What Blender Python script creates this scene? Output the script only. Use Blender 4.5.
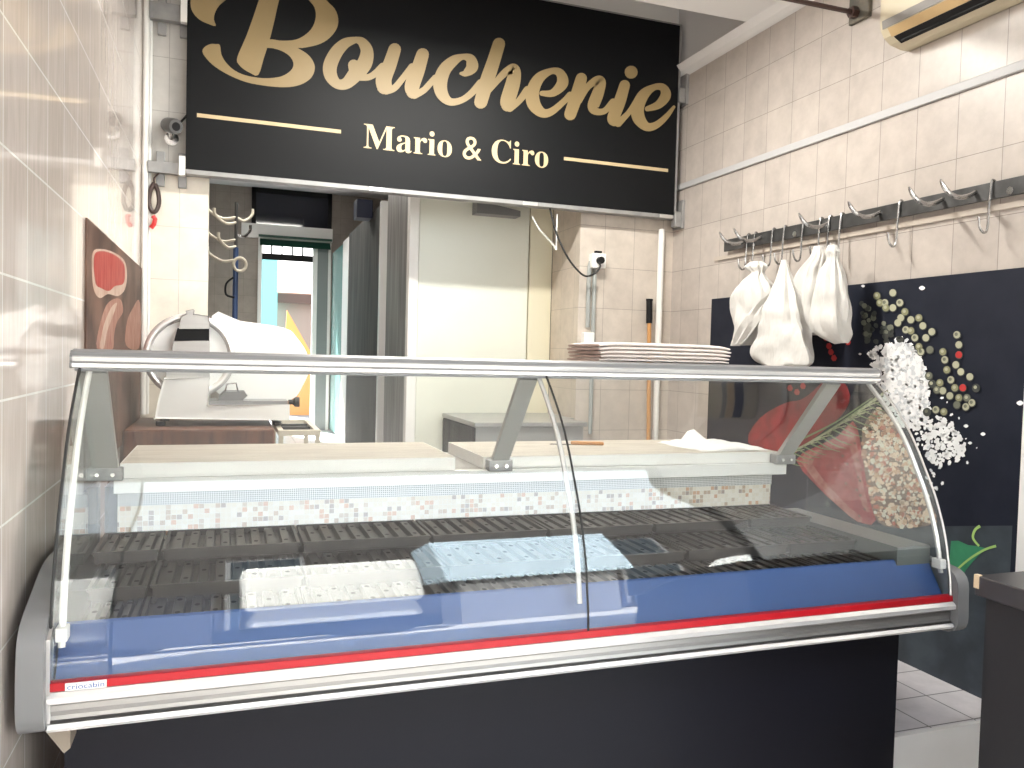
import bpy, math, random
from mathutils import Vector, Matrix, noise
from mathutils.geometry import tessellate_polygon
random.seed(7)
SC = bpy.context.scene; COL = SC.collection
for o in list(bpy.data.objects): bpy.data.objects.remove(o)
# ---------------------------------------------------------------- camera
FPX = 805.5
RT = Vector((0.94291, -0.33203, 0.02612)); UP = Vector((-0.01298, 0.04173, 0.99904)); FW = Vector((0.3328, 0.94234, -0.03504))
EYE = Vector((0, 0, 1.215))
cd = bpy.data.cameras.new('camera'); cam = bpy.data.objects.new('camera', cd); COL.objects.link(cam)
cd.sensor_fit = 'HORIZONTAL'; cd.sensor_width = 36; cd.lens = 36 * FPX / 1024; cd.clip_start = .02; cd.clip_end = 300
m = Matrix((RT, UP, -FW)).transposed().to_4x4(); m.translation = EYE; cam.matrix_world = m
SC.camera = cam
# ---------------------------------------------------------------- world, sun, exposure
SC.view_settings.view_transform = 'Standard'; SC.view_settings.look = 'None'
SC.view_settings.gamma = 1; SC.view_settings.use_curve_mapping = False
SC.view_settings.exposure = 1.72
W = bpy.data.worlds.new('sky'); SC.world = W; W.use_nodes = True
nt = W.node_tree; bg = nt.nodes['Background']
tc = nt.nodes.new('ShaderNodeTexCoord'); sx = nt.nodes.new('ShaderNodeSeparateXYZ'); rp = nt.nodes.new('ShaderNodeValToRGB')
nt.links.new(tc.outputs['Generated'], sx.inputs[0]); nt.links.new(sx.outputs[2], rp.inputs[0]); nt.links.new(rp.outputs[0], bg.inputs[0])
rp.color_ramp.elements[0].color = (1.0, .98, .95, 1); rp.color_ramp.elements[1].color = (.80, .90, 1.0, 1); rp.color_ramp.elements[1].position = .8
bg.inputs[1].default_value = 1.55
SC.cycles.max_bounces = 10; SC.cycles.diffuse_bounces = 5; SC.cycles.glossy_bounces = 5; SC.cycles.transparent_max_bounces = 24
SC.cycles.sample_clamp_indirect = 6; SC.cycles.use_denoising = True; SC.cycles.caustics_reflective = False
sd = bpy.data.lights.new('sun', 'SUN'); sd.energy = 15.0; sd.angle = .01; sd.color = (1, .95, .87)
sun = bpy.data.objects.new('sun', sd); COL.objects.link(sun); sun.rotation_euler = Vector((.25, -.55, -.8)).to_track_quat('-Z', 'Y').to_euler()
def arealight(name, loc, sx_, sy_, e, col=(1, .97, .9), rot=(0, 0, 0)):
    l = bpy.data.lights.new(name, 'AREA'); l.shape = 'RECTANGLE'; l.size = sx_; l.size_y = sy_; l.energy = e; l.color = col
    o = bpy.data.objects.new(name, l); COL.objects.link(o); o.location = loc; o.rotation_euler = rot; return o
LAMPS = [(1.1, 3.3, 2.955, 24), (.5, 6.2, 3.45, 16), (.6, 10.0, 3.45, 9)]  # the first is an unseen lamp added to brighten the shop

# ---------------------------------------------------------------- helpers
def ray(px, py): return FW * FPX + RT * (px - 512) - UP * (py - 384)
def onX(px, py, v): d = ray(px, py); return EYE + d * (v / d.x)
def onY(px, py, v): d = ray(px, py); return EYE + d * (v / d.y)
def onZ(px, py, v): d = ray(px, py); return EYE + d * ((v - EYE.z) / d.z)

class MB:
    def __init__(s): s.v = []; s.f = []; s.mi = []
    def add(s, vs, fs, mi=0):
        b = len(s.v); s.v += [tuple(v) for v in vs]; s.f += [tuple(i + b for i in f) for f in fs]; s.mi += [mi] * len(fs); return s
    def box(s, x0, x1, y0, y1, z0, z1, mi=0):
        v = [(x, y, z) for x in (x0, x1) for y in (y0, y1) for z in (z0, z1)]
        return s.add(v, [(0, 1, 3, 2), (4, 6, 7, 5), (0, 4, 5, 1), (2, 3, 7, 6), (0, 2, 6, 4), (1, 5, 7, 3)], mi)
    def bar(s, p, q, w, h, up=(0, 0, 1), mi=0):
        p = Vector(p); q = Vector(q); d = (q - p).normalized(); u = Vector(up); a = d.cross(u).normalized() * w / 2; b = a.cross(d).normalized() * h / 2
        v = [c + i * a + j * b for c in (p, q) for i, j in ((-1, -1), (1, -1), (1, 1), (-1, 1))]
        return s.add(v, [(3, 2, 1, 0), (4, 5, 6, 7), (0, 1, 5, 4), (1, 2, 6, 5), (2, 3, 7, 6), (3, 0, 4, 7)], mi)
    def prism(s, poly, axis, a, b, mi=0):
        n = len(poly)
        def P(p, t):
            return {'x': (t, p[0], p[1]), 'y': (p[0], t, p[1]), 'z': (p[0], p[1], t)}[axis]
        v = [P(p, a) for p in poly] + [P(p, b) for p in poly]
        tris = tessellate_polygon([[Vector((p[0], p[1], 0)) for p in poly]])
        fs = [tuple(t) for t in tris] + [tuple(i + n for i in reversed(t)) for t in tris]
        fs += [(i, (i + 1) % n, (i + 1) % n + n, i + n) for i in range(n)]
        return s.add(v, fs, mi)
    def tube(s, pts, r, n=8, mi=0, closed=False):
        pts = [Vector(p) for p in pts]; N = len(pts); rs = r if isinstance(r, (list, tuple)) else [r] * N
        vs = []; fs = []; prev = None
        for i, p in enumerate(pts):
            if closed: d = pts[(i + 1) % N] - pts[i - 1]
            else: d = pts[min(i + 1, N - 1)] - pts[max(i - 1, 0)]
            d.normalize()
            if prev is None:
                a = d.orthogonal().normalized()
            else:
                a = (prev - d * prev.dot(d)).normalized()
            prev = a; b = d.cross(a)
            vs += [p + (a * math.cos(t) + b * math.sin(t)) * rs[i] for t in [2 * math.pi * k / n for k in range(n)]]
        for i in range(N if closed else N - 1):
            j = (i + 1) % N
            fs += [(i * n + k, i * n + (k + 1) % n, j * n + (k + 1) % n, j * n + k) for k in range(n)]
        if not closed: fs += [tuple(range(n))[::-1], tuple((N - 1) * n + k for k in range(n))]
        return s.add(vs, fs, mi)
    def grid(s, rows, mi=0, closed=False):
        n = len(rows[0]); vs = [v for r in rows for v in r]; fs = []
        for i in range(len(rows) - 1):
            for k in range(n if closed else n - 1):
                fs.append((i * n + k, i * n + (k + 1) % n, (i + 1) * n + (k + 1) % n, (i + 1) * n + k))
        return s.add(vs, fs, mi)
    def disc(s, c, a, b, n=12, mi=0, h=None):
        c = Vector(c); a = Vector(a); b = Vector(b)
        vs = [c + a * math.cos(2 * math.pi * k / n) + b * math.sin(2 * math.pi * k / n) for k in range(n)]
        if h is None: return s.add(vs, [tuple(range(n))], mi)
        h = Vector(h); vs += [v + h for v in vs]
        return s.add(vs, [tuple(range(n))[::-1], tuple(range(n, 2 * n))] + [(k, (k + 1) % n, (k + 1) % n + n, k + n) for k in range(n)], mi)
    def lathe(s, prof, c, n=24, mi=0):
        rows = [[(c[0] + r * math.cos(2 * math.pi * k / n), c[1] + r * math.sin(2 * math.pi * k / n), c[2] + z) for k in range(n)] for r, z in prof]
        return s.grid(rows, mi, True)
def build(name, mb, mat, parent=None, smooth=False, bevel=0, **pr):
    me = bpy.data.meshes.new(name); me.from_pydata(mb.v, [], mb.f)
    for mt in (mat if isinstance(mat, (list, tuple)) else [mat]): me.materials.append(mt)
    me.polygons.foreach_set('material_index', mb.mi); me.update()
    if smooth:
        me.polygons.foreach_set('use_smooth', [True] * len(me.polygons)); me.set_sharp_from_angle(angle=math.radians(38))
    o = bpy.data.objects.new(name, me); COL.objects.link(o)
    if parent is not None:
        o.parent = parent
        o.matrix_parent_inverse = (Matrix.Translation(parent.location) if parent.type == 'EMPTY' else Matrix.Identity(4)).inverted()
    if bevel:
        b = o.modifiers.new('bevel', 'BEVEL'); b.width = bevel; b.segments = 2; b.limit_method = 'ANGLE'
    for k, v in pr.items(): o[k] = v
    return o
def struct(name, mb, mat, **k): return build(name, mb, mat, kind='structure', **k)
def thing(name, label, cat, loc, group=None):
    o = bpy.data.objects.new(name, None); COL.objects.link(o); o.location = loc; o.empty_display_size = .05
    o['label'] = label; o['category'] = cat
    if group: o['group'] = group
    return o
def single(name, mb, mat, label, cat, group=None, **k):
    o = build(name, mb, mat, **k); o['label'] = label; o['category'] = cat
    if group: o['group'] = group
    return o
def cr(pts, k=8, closed=False):
    """Catmull-Rom through tuples of any length"""
    n = len(pts); out = []
    for i in range(n if closed else n - 1):
        p0, p1, p2, p3 = (pts[(i - 1) % n], pts[i], pts[(i + 1) % n], pts[(i + 2) % n]) if closed else (pts[max(i - 1, 0)], pts[i], pts[i + 1], pts[min(i + 2, n - 1)])
        for j in range(k):
            t = j / k
            out.append(tuple(.5 * (2 * b + (c - a) * t + (2 * a - 5 * b + 4 * c - d) * t * t + (3 * b - a - 3 * c + d) * t ** 3) for a, b, c, d in zip(p0, p1, p2, p3)))
    if not closed: out.append(tuple(pts[-1]))
    return out
# ---------------------------------------------------------------- materials
MATS = {}
def mat(name, col, rough=.5, metal=0, spec=.5, coat=0, trans=0, emit=None, es=1, nz=None, nscale=20, bump=0, bscale=60, stretch=None):
    if name in MATS: return MATS[name]
    m = bpy.data.materials.new(name); m.use_nodes = True; t = m.node_tree; b = t.nodes['Principled BSDF']
    b.inputs['Base Color'].default_value = (*col, 1); b.inputs['Roughness'].default_value = rough; b.inputs['Metallic'].default_value = metal
    b.inputs['Specular IOR Level'].default_value = spec; b.inputs['Coat Weight'].default_value = coat; b.inputs['Coat Roughness'].default_value = .04
    b.inputs['Transmission Weight'].default_value = trans
    if emit: b.inputs['Emission Color'].default_value = (*emit, 1); b.inputs['Emission Strength'].default_value = es
    if nz or bump:
        tc = t.nodes.new('ShaderNodeTexCoord'); mp = t.nodes.new('ShaderNodeMapping'); t.links.new(tc.outputs['Object'], mp.inputs[0])
        if stretch: mp.inputs['Scale'].default_value = stretch
    if nz:
        n = t.nodes.new('ShaderNodeTexNoise'); n.inputs['Scale'].default_value = nscale; n.inputs['Detail'].default_value = 6
        t.links.new(mp.outputs[0], n.inputs['Vector'])
        r = t.nodes.new('ShaderNodeValToRGB'); r.color_ramp.elements[0].position = .35; r.color_ramp.elements[1].position = .65
        r.color_ramp.elements[0].color = (*nz, 1); r.color_ramp.elements[1].color = (*col, 1)
        t.links.new(n.outputs['Fac'], r.inputs[0]); t.links.new(r.outputs[0], b.inputs['Base Color'])
    if bump:
        n2 = t.nodes.new('ShaderNodeTexNoise'); n2.inputs['Scale'].default_value = bscale; t.links.new(mp.outputs[0], n2.inputs['Vector'])
        bp = t.nodes.new('ShaderNodeBump'); bp.inputs['Strength'].default_value = bump; bp.inputs['Distance'].default_value = .01
        t.links.new(n2.outputs['Fac'], bp.inputs['Height']); t.links.new(bp.outputs[0], b.inputs['Normal'])
    MATS[name] = m; return m
def tile_mat(name, c1, c2, grout, axes, w, h, off=(0, 0), rough=.3, coat=0, mortar=.0016, nscale=6, streak=None, spec=.5, bumpd=.15):
    """procedural wall / floor tiles in world metres; axes = the two world axes the grid runs along"""
    m = bpy.data.materials.new(name); m.use_nodes = True; t = m.node_tree; L = t.links; b = t.nodes['Principled BSDF']
    g = t.nodes.new('ShaderNodeNewGeometry'); s = t.nodes.new('ShaderNodeSeparateXYZ'); L.new(g.outputs['Position'], s.inputs[0])
    c = t.nodes.new('ShaderNodeCombineXYZ')
    for i, ax in enumerate(axes):
        a = t.nodes.new('ShaderNodeMath'); a.operation = 'ADD'; a.inputs[1].default_value = 20 * (w, h)[i] + off[i]
        L.new(s.outputs['XYZ'.index(ax)], a.inputs[0]); L.new(a.outputs[0], c.inputs[i])
    br = t.nodes.new('ShaderNodeTexBrick'); br.offset = 0; br.squash = 1
    br.inputs['Scale'].default_value = 1; br.inputs['Brick Width'].default_value = w; br.inputs['Row Height'].default_value = h
    br.inputs['Mortar Size'].default_value = mortar; br.inputs['Mortar Smooth'].default_value = .1; br.inputs['Bias'].default_value = 0
    br.inputs['Color1'].default_value = (*c1, 1); br.inputs['Color2'].default_value = (*c2, 1); br.inputs['Mortar'].default_value = (*grout, 1)
    L.new(c.outputs[0], br.inputs['Vector'])
    n = t.nodes.new('ShaderNodeTexNoise'); n.inputs['Scale'].default_value = nscale; n.inputs['Detail'].default_value = 8; n.inputs['Roughness'].default_value = .65
    mp = t.nodes.new('ShaderNodeMapping'); L.new(g.outputs['Position'], mp.inputs[0]); L.new(mp.outputs[0], n.inputs['Vector'])
    if streak: mp.inputs['Scale'].default_value = streak
    r = t.nodes.new('ShaderNodeMapRange'); r.inputs[1].default_value = .3; r.inputs[2].default_value = .7; r.inputs[3].default_value = .84; r.inputs[4].default_value = 1.06
    L.new(n.outputs['Fac'], r.inputs[0])
    mx = t.nodes.new('ShaderNodeVectorMath'); mx.operation = 'SCALE'; L.new(br.outputs['Color'], mx.inputs[0]); L.new(r.outputs[0], mx.inputs['Scale'])
    L.new(mx.outputs[0], b.inputs['Base Color'])
    bp = t.nodes.new('ShaderNodeBump'); bp.inputs['Strength'].default_value = bumpd; bp.inputs['Distance'].default_value = .002; bp.invert = True
    L.new(br.outputs['Fac'], bp.inputs['Height']); L.new(bp.outputs[0], b.inputs['Normal'])
    b.inputs['Roughness'].default_value = rough; b.inputs['Coat Weight'].default_value = coat; b.inputs['Coat Roughness'].default_value = .03
    b.inputs['Specular IOR Level'].default_value = spec
    return m
def glass_mat(name, tint=(.93, .97, .95), base=.045, mx_=.9, tr=1.0):
    m = bpy.data.materials.new(name); m.use_nodes = True; t = m.node_tree; L = t.links
    for n in list(t.nodes): t.nodes.remove(n)
    o = t.nodes.new('ShaderNodeOutputMaterial'); mix = t.nodes.new('ShaderNodeMixShader'); T = t.nodes.new('ShaderNodeBsdfTransparent'); G = t.nodes.new('ShaderNodeBsdfGlossy')
    T.inputs[0].default_value = (*tint, 1); G.inputs['Roughness'].default_value = .015; G.inputs[0].default_value = (.95, .98, 1, 1)
    lw = t.nodes.new('ShaderNodeLayerWeight'); lw.inputs[0].default_value = .5
    p = t.nodes.new('ShaderNodeMath'); p.operation = 'POWER'; p.inputs[1].default_value = 4.5; L.new(lw.outputs['Facing'], p.inputs[0])
    r = t.nodes.new('ShaderNodeMapRange'); r.inputs[3].default_value = base; r.inputs[4].default_value = mx_; L.new(p.outputs[0], r.inputs[0])
    L.new(r.outputs[0], mix.inputs[0]); L.new(T.outputs[0], mix.inputs[1]); L.new(G.outputs[0], mix.inputs[2]); L.new(mix.outputs[0], o.inputs[0])
    return m
def dots_mat(name, base, dot, pitch, rad, axes, rough=.4):
    """sheet with a regular grid of dark perforations"""
    m = bpy.data.materials.new(name); m.use_nodes = True; t = m.node_tree; L = t.links; b = t.nodes['Principled BSDF']
    g = t.nodes.new('ShaderNodeNewGeometry'); s = t.nodes.new('ShaderNodeSeparateXYZ'); L.new(g.outputs['Position'], s.inputs[0]); sq = []
    for ax in axes:
        a = t.nodes.new('ShaderNodeMath'); a.operation = 'PINGPONG'; a.inputs[1].default_value = pitch / 2; L.new(s.outputs['XYZ'.index(ax)], a.inputs[0])
        q = t.nodes.new('ShaderNodeMath'); q.operation = 'POWER'; q.inputs[1].default_value = 2; L.new(a.outputs[0], q.inputs[0]); sq.append(q)
    ad = t.nodes.new('ShaderNodeMath'); ad.operation = 'ADD'; L.new(sq[0].outputs[0], ad.inputs[0]); L.new(sq[1].outputs[0], ad.inputs[1])
    lt = t.nodes.new('ShaderNodeMath'); lt.operation = 'LESS_THAN'; lt.inputs[1].default_value = rad * rad; L.new(ad.outputs[0], lt.inputs[0])
    mx = t.nodes.new('ShaderNodeMixRGB'); mx.inputs[1].default_value = (*base, 1); mx.inputs[2].default_value = (*dot, 1); L.new(lt.outputs[0], mx.inputs[0])
    L.new(mx.outputs[0], b.inputs['Base Color']); b.inputs['Roughness'].default_value = rough; return m
def mosaic_mat(name):
    m = bpy.data.materials.new(name); m.use_nodes = True; t = m.node_tree; L = t.links; b = t.nodes['Principled BSDF']
    g = t.nodes.new('ShaderNodeNewGeometry'); sn = t.nodes.new('ShaderNodeVectorMath'); sn.operation = 'SNAP'; sn.inputs[1].default_value = (.0155, 9, .0155)
    L.new(g.outputs['Position'], sn.inputs[0]); w = t.nodes.new('ShaderNodeTexWhiteNoise'); w.noise_dimensions = '3D'; L.new(sn.outputs[0], w.inputs['Vector'])
    r = t.nodes.new('ShaderNodeValToRGB'); r.color_ramp.interpolation = 'CONSTANT'; e = r.color_ramp.elements
    e[0].color = (.80, .74, .64, 1); e[1].position = .45; e[1].color = (.85, .80, .72, 1)
    for p, c in ((.68, (.55, .42, .31)), (.76, (.62, .52, .42)), (.84, (.42, .34, .30)), (.92, (.66, .42, .28))):
        x = e.new(p); x.color = (*c, 1)
    L.new(w.outputs['Value'], r.inputs[0])
    s = t.nodes.new('ShaderNodeSeparateXYZ'); L.new(g.outputs['Position'], s.inputs[0]); c = t.nodes.new('ShaderNodeCombineXYZ')
    for i, ax in enumerate('XZ'):
        a = t.nodes.new('ShaderNodeMath'); a.operation = 'ADD'; a.inputs[1].default_value = .0155 * 100; L.new(s.outputs['XYZ'.index(ax)], a.inputs[0]); L.new(a.outputs[0], c.inputs[i])
    br = t.nodes.new('ShaderNodeTexBrick'); br.offset = 0; br.inputs['Scale'].default_value = 1; br.inputs['Brick Width'].default_value = .0155; br.inputs['Row Height'].default_value = .0155
    br.inputs['Mortar Size'].default_value = .0009; L.new(c.outputs[0], br.inputs['Vector'])
    mx = t.nodes.new('ShaderNodeMixRGB'); L.new(br.outputs['Fac'], mx.inputs[0]); L.new(r.outputs[0], mx.inputs[1]); mx.inputs[2].default_value = (.83, .80, .74, 1)
    L.new(mx.outputs[0], b.inputs['Base Color']); b.inputs['Roughness'].default_value = .3; return m
M_RIGHT = tile_mat('beige wall tiles', (.475, .425, .388), (.52, .468, .427), (.26, .23, .205), 'YZ', .198, .25, (-.024, -.02), rough=.35, nscale=9)
M_LEFT = tile_mat('glossy streaked tiles', (.60, .525, .48), (.65, .575, .53), (.88, .85, .82), 'YZ', .205, .25, (.012, -.10), rough=.16, coat=.55, streak=(1, 9, 1), nscale=5, mortar=.0025, bumpd=.04)
M_BACK = tile_mat('cream wall tiles', (.84, .78, .68), (.87, .81, .71), (.62, .56, .49), 'XZ', .245, .27, (.0, .06), rough=.3, nscale=5)
M_BACKTOP = tile_mat('pale grey wall tiles', (.55, .53, .50), (.60, .58, .55), (.36, .34, .32), 'XZ', .3, .27, (.0, .02), rough=.3, nscale=8)
M_COLF = tile_mat('beige column tiles', (.56, .50, .44), (.60, .54, .475), (.34, .30, .26), 'XZ', .2, .25, (.03, -.02), rough=.35, nscale=9)
M_COLS = tile_mat('beige column side tiles', (.62, .54, .46), (.66, .58, .50), (.44, .38, .33), 'YZ', .2, .25, (.03, -.02), rough=.35, nscale=9)
M_FLOOR = tile_mat('grey floor tiles', (.66, .62, .635), (.70, .66, .675), (.16, .15, .15), 'XY', .2, .2, (.15, .15), rough=.35, nscale=9, mortar=.003)
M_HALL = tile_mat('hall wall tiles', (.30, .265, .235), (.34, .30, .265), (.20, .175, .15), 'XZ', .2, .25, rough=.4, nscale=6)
M_STEP = mat('white marble', (.90, .89, .87), .25, nz=(.84, .82, .80), nscale=4)
M_CEIL = mat('white plaster', (.82, .81, .80), .8)
M_GREYPLASTER = mat('grey plaster', (.62, .62, .63), .85)
M_CONDUIT = mat('grey conduit', (.34, .36, .35), .5)
M_WHITE = mat('white paint', (.82, .81, .79), .4)
M_PVC = mat('white plastic', (.84, .83, .80), .35)
M_IVORY = mat('ivory panel', (.76, .77, .68), .3, nz=(.72, .73, .64), nscale=1.5)
M_STEEL = mat('brushed steel', (.33, .325, .315), .4, .6, nz=(.15, .145, .14), nscale=5, stretch=(5, 5, .3))
M_STEEL2 = mat('dark steel', (.085, .083, .08), .75, 0, spec=.2, nz=(.045, .045, .045), nscale=3, stretch=(4, 4, .4))
M_GALV = mat('galvanised steel', (.36, .355, .35), .45, .4, nz=(.28, .28, .28), nscale=14)
M_POST = mat('grey enamelled steel', (.42, .42, .40), .4)
M_RAILG = mat('dark zinc', (.10, .10, .10), .4, .5, nz=(.05, .05, .05), nscale=10)
M_PRONG = mat('worn steel', (.42, .42, .42), .25, .95)
M_CHROME = mat('chrome', (.75, .75, .75), .12, 1)
M_ALU = mat('satin aluminium', (.72, .71, .70), .28, .9)
M_ALUD = mat('dull aluminium', (.42, .41, .395), .42, .8, nz=(.36, .35, .34), nscale=30, stretch=(.05, 1, 1))
M_ALUW = mat('pale aluminium lip', (.86, .85, .84), .22, .5)
M_GREYPL = mat('grey moulded plastic', (.20, .20, .205), .35)
M_RED = mat('red trim', (.46, .006, .014), .4)
M_BLUE = mat('blue panel', (.035, .085, .25), .35)
M_BLUETXT = mat('blue print', (.02, .10, .36), .4)
M_NAVY = mat('dark laminate', (.008, .008, .013), .45, spec=.25)
M_SIGN = mat('sign black', (.0035, .004, .005), .5, spec=.2)
M_GOLD = mat('gold vinyl', (.27, .195, .088), .45, 0, nz=(.30, .215, .10), nscale=4)
M_CREAMTXT = mat('pale gold vinyl', (.56, .44, .26), .5)
M_BLACK = mat('black', (.008, .008, .009), .6, spec=.25)
M_RUBBER = mat('black rubber', (.02, .02, .02), .6)
M_TRAY = mat('black tray plastic', (.022, .020, .019), .38, nz=(.052, .046, .042), nscale=5)
M_HOLE = mat('drain hole', (.003, .003, .003), .8)
M_POLY = mat('white cutting polyethylene', (.88, .87, .84), .45, nz=(.82, .80, .76), nscale=3)
M_BOARDTOP = mat('beige grey board top', (.44, .40, .34), .6, nz=(.36, .32, .27), nscale=6, stretch=(1, 4, 1))  # board tops, darker beige-grey than the white sides
M_DECK = mat('steel deck', (.50, .48, .45), .35, .7, nz=(.40, .38, .36), nscale=5)
M_PERF = dots_mat('perforated white sheet', (.78, .78, .77), (.17, .17, .17), .0065, .0019, 'XZ')
M_MOSAIC = mosaic_mat('mosaic')
M_GLASS = glass_mat('clear glass', (.985, .995, .99), .05); M_GLASSEND = glass_mat('end glass', (.95, .975, .965), .05)
M_WOOD = mat('butcher wood', (.17, .070, .042), .5, nz=(.085, .035, .022), nscale=5, stretch=(9, 9, .8))
M_HANDLE = mat('orange wood', (.55, .28, .10), .5)
M_CLOTH = mat('white cloth', (.62, .61, .585), .9, bump=.9, bscale=28, stretch=(1, 1, .35))
M_PAPER = mat('pale towel', (.84, .78, .74), .9, nz=(.78, .70, .66), nscale=25, stretch=(.3, 3, 12), bump=.3, bscale=90)
M_TOWELSHADE = mat('shaded towel end', (.36, .26, .22), .9, nz=(.50, .38, .34), nscale=40, stretch=(.3, .3, 8))  # shade on the left towel ends, painted in as brown
M_ACCREAM = mat('aged cream plastic', (.56, .49, .35), .4)
M_ACORANGE = mat('yellowed louver', (.52, .36, .18), .4)
M_ACGREY = mat('grey stripe', (.22, .205, .19), .5)
M_GREEN = mat('green awning', (.008, .06, .04), .5)
M_TEAL = mat('teal wall', (.13, .42, .42), .7)
M_ORANGE = mat('orange wall', (.50, .22, .06), .7)
M_REFLGLASS = mat('teal reflection glass', (.22, .45, .44), .15, spec=.8)  # teal reflection put into the base colour of the glass
M_DOORGREY = mat('grey door panel', (.22, .24, .24), .3)
M_LAMP = mat('lamp diffuser', (.9, .9, .9), .5, emit=(1, .97, .9), es=6)
M_CREAMPL = mat('cream strap', (.62, .57, .47), .6)
M_BROWN = mat('dark brown iron', (.05, .025, .02), .4)
M_REDPL = mat('red plastic', (.60, .03, .03), .4)
M_POLEBLUE = mat('blue pole', (.04, .08, .20), .4)
M_STREET = mat('pale street paving', (.50, .47, .43), .8, nz=(.42, .40, .37), nscale=3)
M_FACADE = mat('brown facade', (.04, .035, .033), .85)

# ---------------------------------------------------------------- room shell
XL, XR, YB = -.42, 2.645, 4.5
struct('floor', MB().box(-1.0, 3.2, 2.04, 12.7, -.3, 0), M_FLOOR)
struct('ground_yard', MB().box(-2.0, 5, 12.7, 21, -.3, -.002), mat('yard concrete', (.16, .17, .19), .8))
struct('floor_street_side', MB().box(-.9, 3.2, .3, 2.2, -.43, -.33), M_STEP)
struct('step', MB().box(XL, XR, 2.02, 2.04, -.33, -.0005), M_STEP)
struct('wall_left', MB().box(XL - .12, XL, .3, YB + .1, -.3, 3.9), M_LEFT)
struct('wall_right', MB().box(XR, XR + .12, .3, YB + .5, -.3, 3.9), M_RIGHT)
struct('wall_back_left', MB().box(XL, -.105, YB, YB + .12, 0, 2.1).box(XL, -.105, YB, YB + .12, 2.1, 3.9, 1), [M_BACK, M_BACKTOP])
struct('wall_back_lintel', MB().box(-.105, 2.004, YB, YB + .12, 2.35, 3.9).box(2.004, XR, YB - .001, YB, 3.0, 3.9), M_CEIL)
struct('wall_column', MB().box(2.0045, XR, YB, 4.94, 0, 3.9, 0).box(2.004, 2.0045, YB, 4.94, 0, 3.9, 1), [M_COLF, M_COLS])
struct('ceiling', MB().box(XL, XR, .3, 3.7, 3.02, 3.9), M_CEIL)
struct('ceiling_recess', MB().box(XL, XR, 3.7, YB + .12, 3.78, 3.9), M_CEIL)
struct('wall_front', MB().box(XL - 1.2, XL, .18, .3, -.18, 4.5).box(XR, XR + 1.2, .18, .3, -.18, 4.5).box(XL, XR, .18, .3, 3.02, 4.5), M_FACADE)
struct('trim_1', MB().prism([(XR, 3.02), (XR - .075, 3.02), (XR - .05, 2.985), (XR - .02, 2.97), (XR, 2.965)], 'y', .3, YB), M_CEIL)
struct('wall_right_upper', MB().box(XR - .012, XR, 3.7, YB, 3.02, 3.78), M_GREYPLASTER)
struct('trim_2', MB().box(XR - .014, XR, .3, YB, 2.272, 2.308), mat('grey white trim paint', (.47, .47, .475), .5), bevel=.004)
struct('trim_3', MB().box(XR - .02, XR, .3, 2.058, -.33, 1.6), M_WHITE)
# back hall
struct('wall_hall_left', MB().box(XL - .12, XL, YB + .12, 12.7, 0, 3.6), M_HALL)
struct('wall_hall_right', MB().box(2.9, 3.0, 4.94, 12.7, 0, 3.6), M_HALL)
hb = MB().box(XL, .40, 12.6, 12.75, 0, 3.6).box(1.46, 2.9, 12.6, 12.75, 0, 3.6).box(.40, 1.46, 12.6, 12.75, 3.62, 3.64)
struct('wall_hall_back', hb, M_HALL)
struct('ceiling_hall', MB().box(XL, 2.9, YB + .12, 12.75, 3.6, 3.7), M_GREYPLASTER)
struct('trim_4', MB().box(.16, 1.47, 12.5, 12.6, 2.86, 3.06), M_WHITE)          # pale beam above the door
t = struct('window_1', MB().box(.30, 1.46, 12.56, 12.60, 3.52, 3.6).box(.30, .36, 12.56, 12.6, 3.06, 3.6).box(1.40, 1.46, 12.56, 12.6, 3.06, 3.6), M_BLACK)
build('window_pane', MB().box(.36, 1.40, 12.575, 12.59, 3.06, 3.52), mat('dark window glass', (.008, .01, .02), .06), t)
t = struct('door_1', MB().box(.40, .455, 12.55, 12.62, 0, 2.86).box(.455, 1.46, 12.55, 12.62, 2.78, 2.86).box(1.19, 1.26, 12.55, 12.62, 0, 2.78)
       .box(.455, 1.19, 12.56, 12.6, 2.55, 2.62).box(1.42, 1.46, 12.55, 12.62, 0, 2.78), M_WHITE)
build('door_transom_bar', MB().box(.455, 1.19, 12.555, 12.605, 2.55, 2.64), M_BLACK, t)
for k in range(4): build('door_transom_mullion', MB().box(.58 + .15 * k, .60 + .15 * k, 12.56, 12.6, 2.64, 2.78), M_BLACK, t)
build('door_side_panel', MB().box(1.26, 1.42, 12.575, 12.6, 0, 2.78), M_DOORGREY, t)
build('door_awning', MB().box(.40, 1.46, 12.45, 12.5, 2.87, 2.90).add([(.42, 12.44, 2.74), (1.44, 12.44, 2.74), (1.44, 12.56, 2.86), (.42, 12.56, 2.86)], [(0, 1, 2, 3)]), M_GREEN, t)
# outdoors beyond the door
single('garden_wall', MB().box(-1, .95, 17.5, 17.7, 0, 3.2), M_TEAL, 'pale teal wall outside beyond the back doorway', 'wall')
bz = thing('outbuilding', 'small outbuilding with tiled roof seen through the back doorway', 'building', (2.0, 19, 0))
build('wall', MB().box(.95, 3.6, 18.2, 20, 0, 2.3), mat('brown wall', (.22, .16, .14), .8), bz)
build('roof', MB().prism([(18.0, 2.3), (20.2, 2.3), (20.2, 3.1), (18.0, 2.45)], 'x', .9, 3.7), mat('clay roof', (.36, .22, .17), .8, nz=(.28, .17, .13), nscale=12), bz)
build('gutter', MB().box(.9, 3.7, 17.96, 18.0, 2.22, 2.42), M_BROWN, bz)
single('ramp_wall', MB().prism([(1.02, 0), (1.9, 0), (1.9, .5), (1.42, 1.25), (1.02, 1.95), (1.0, 1.5)], 'y', 15.5, 15.6), M_ORANGE, 'orange sloping garden wall outside the back doorway', 'wall')
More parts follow.
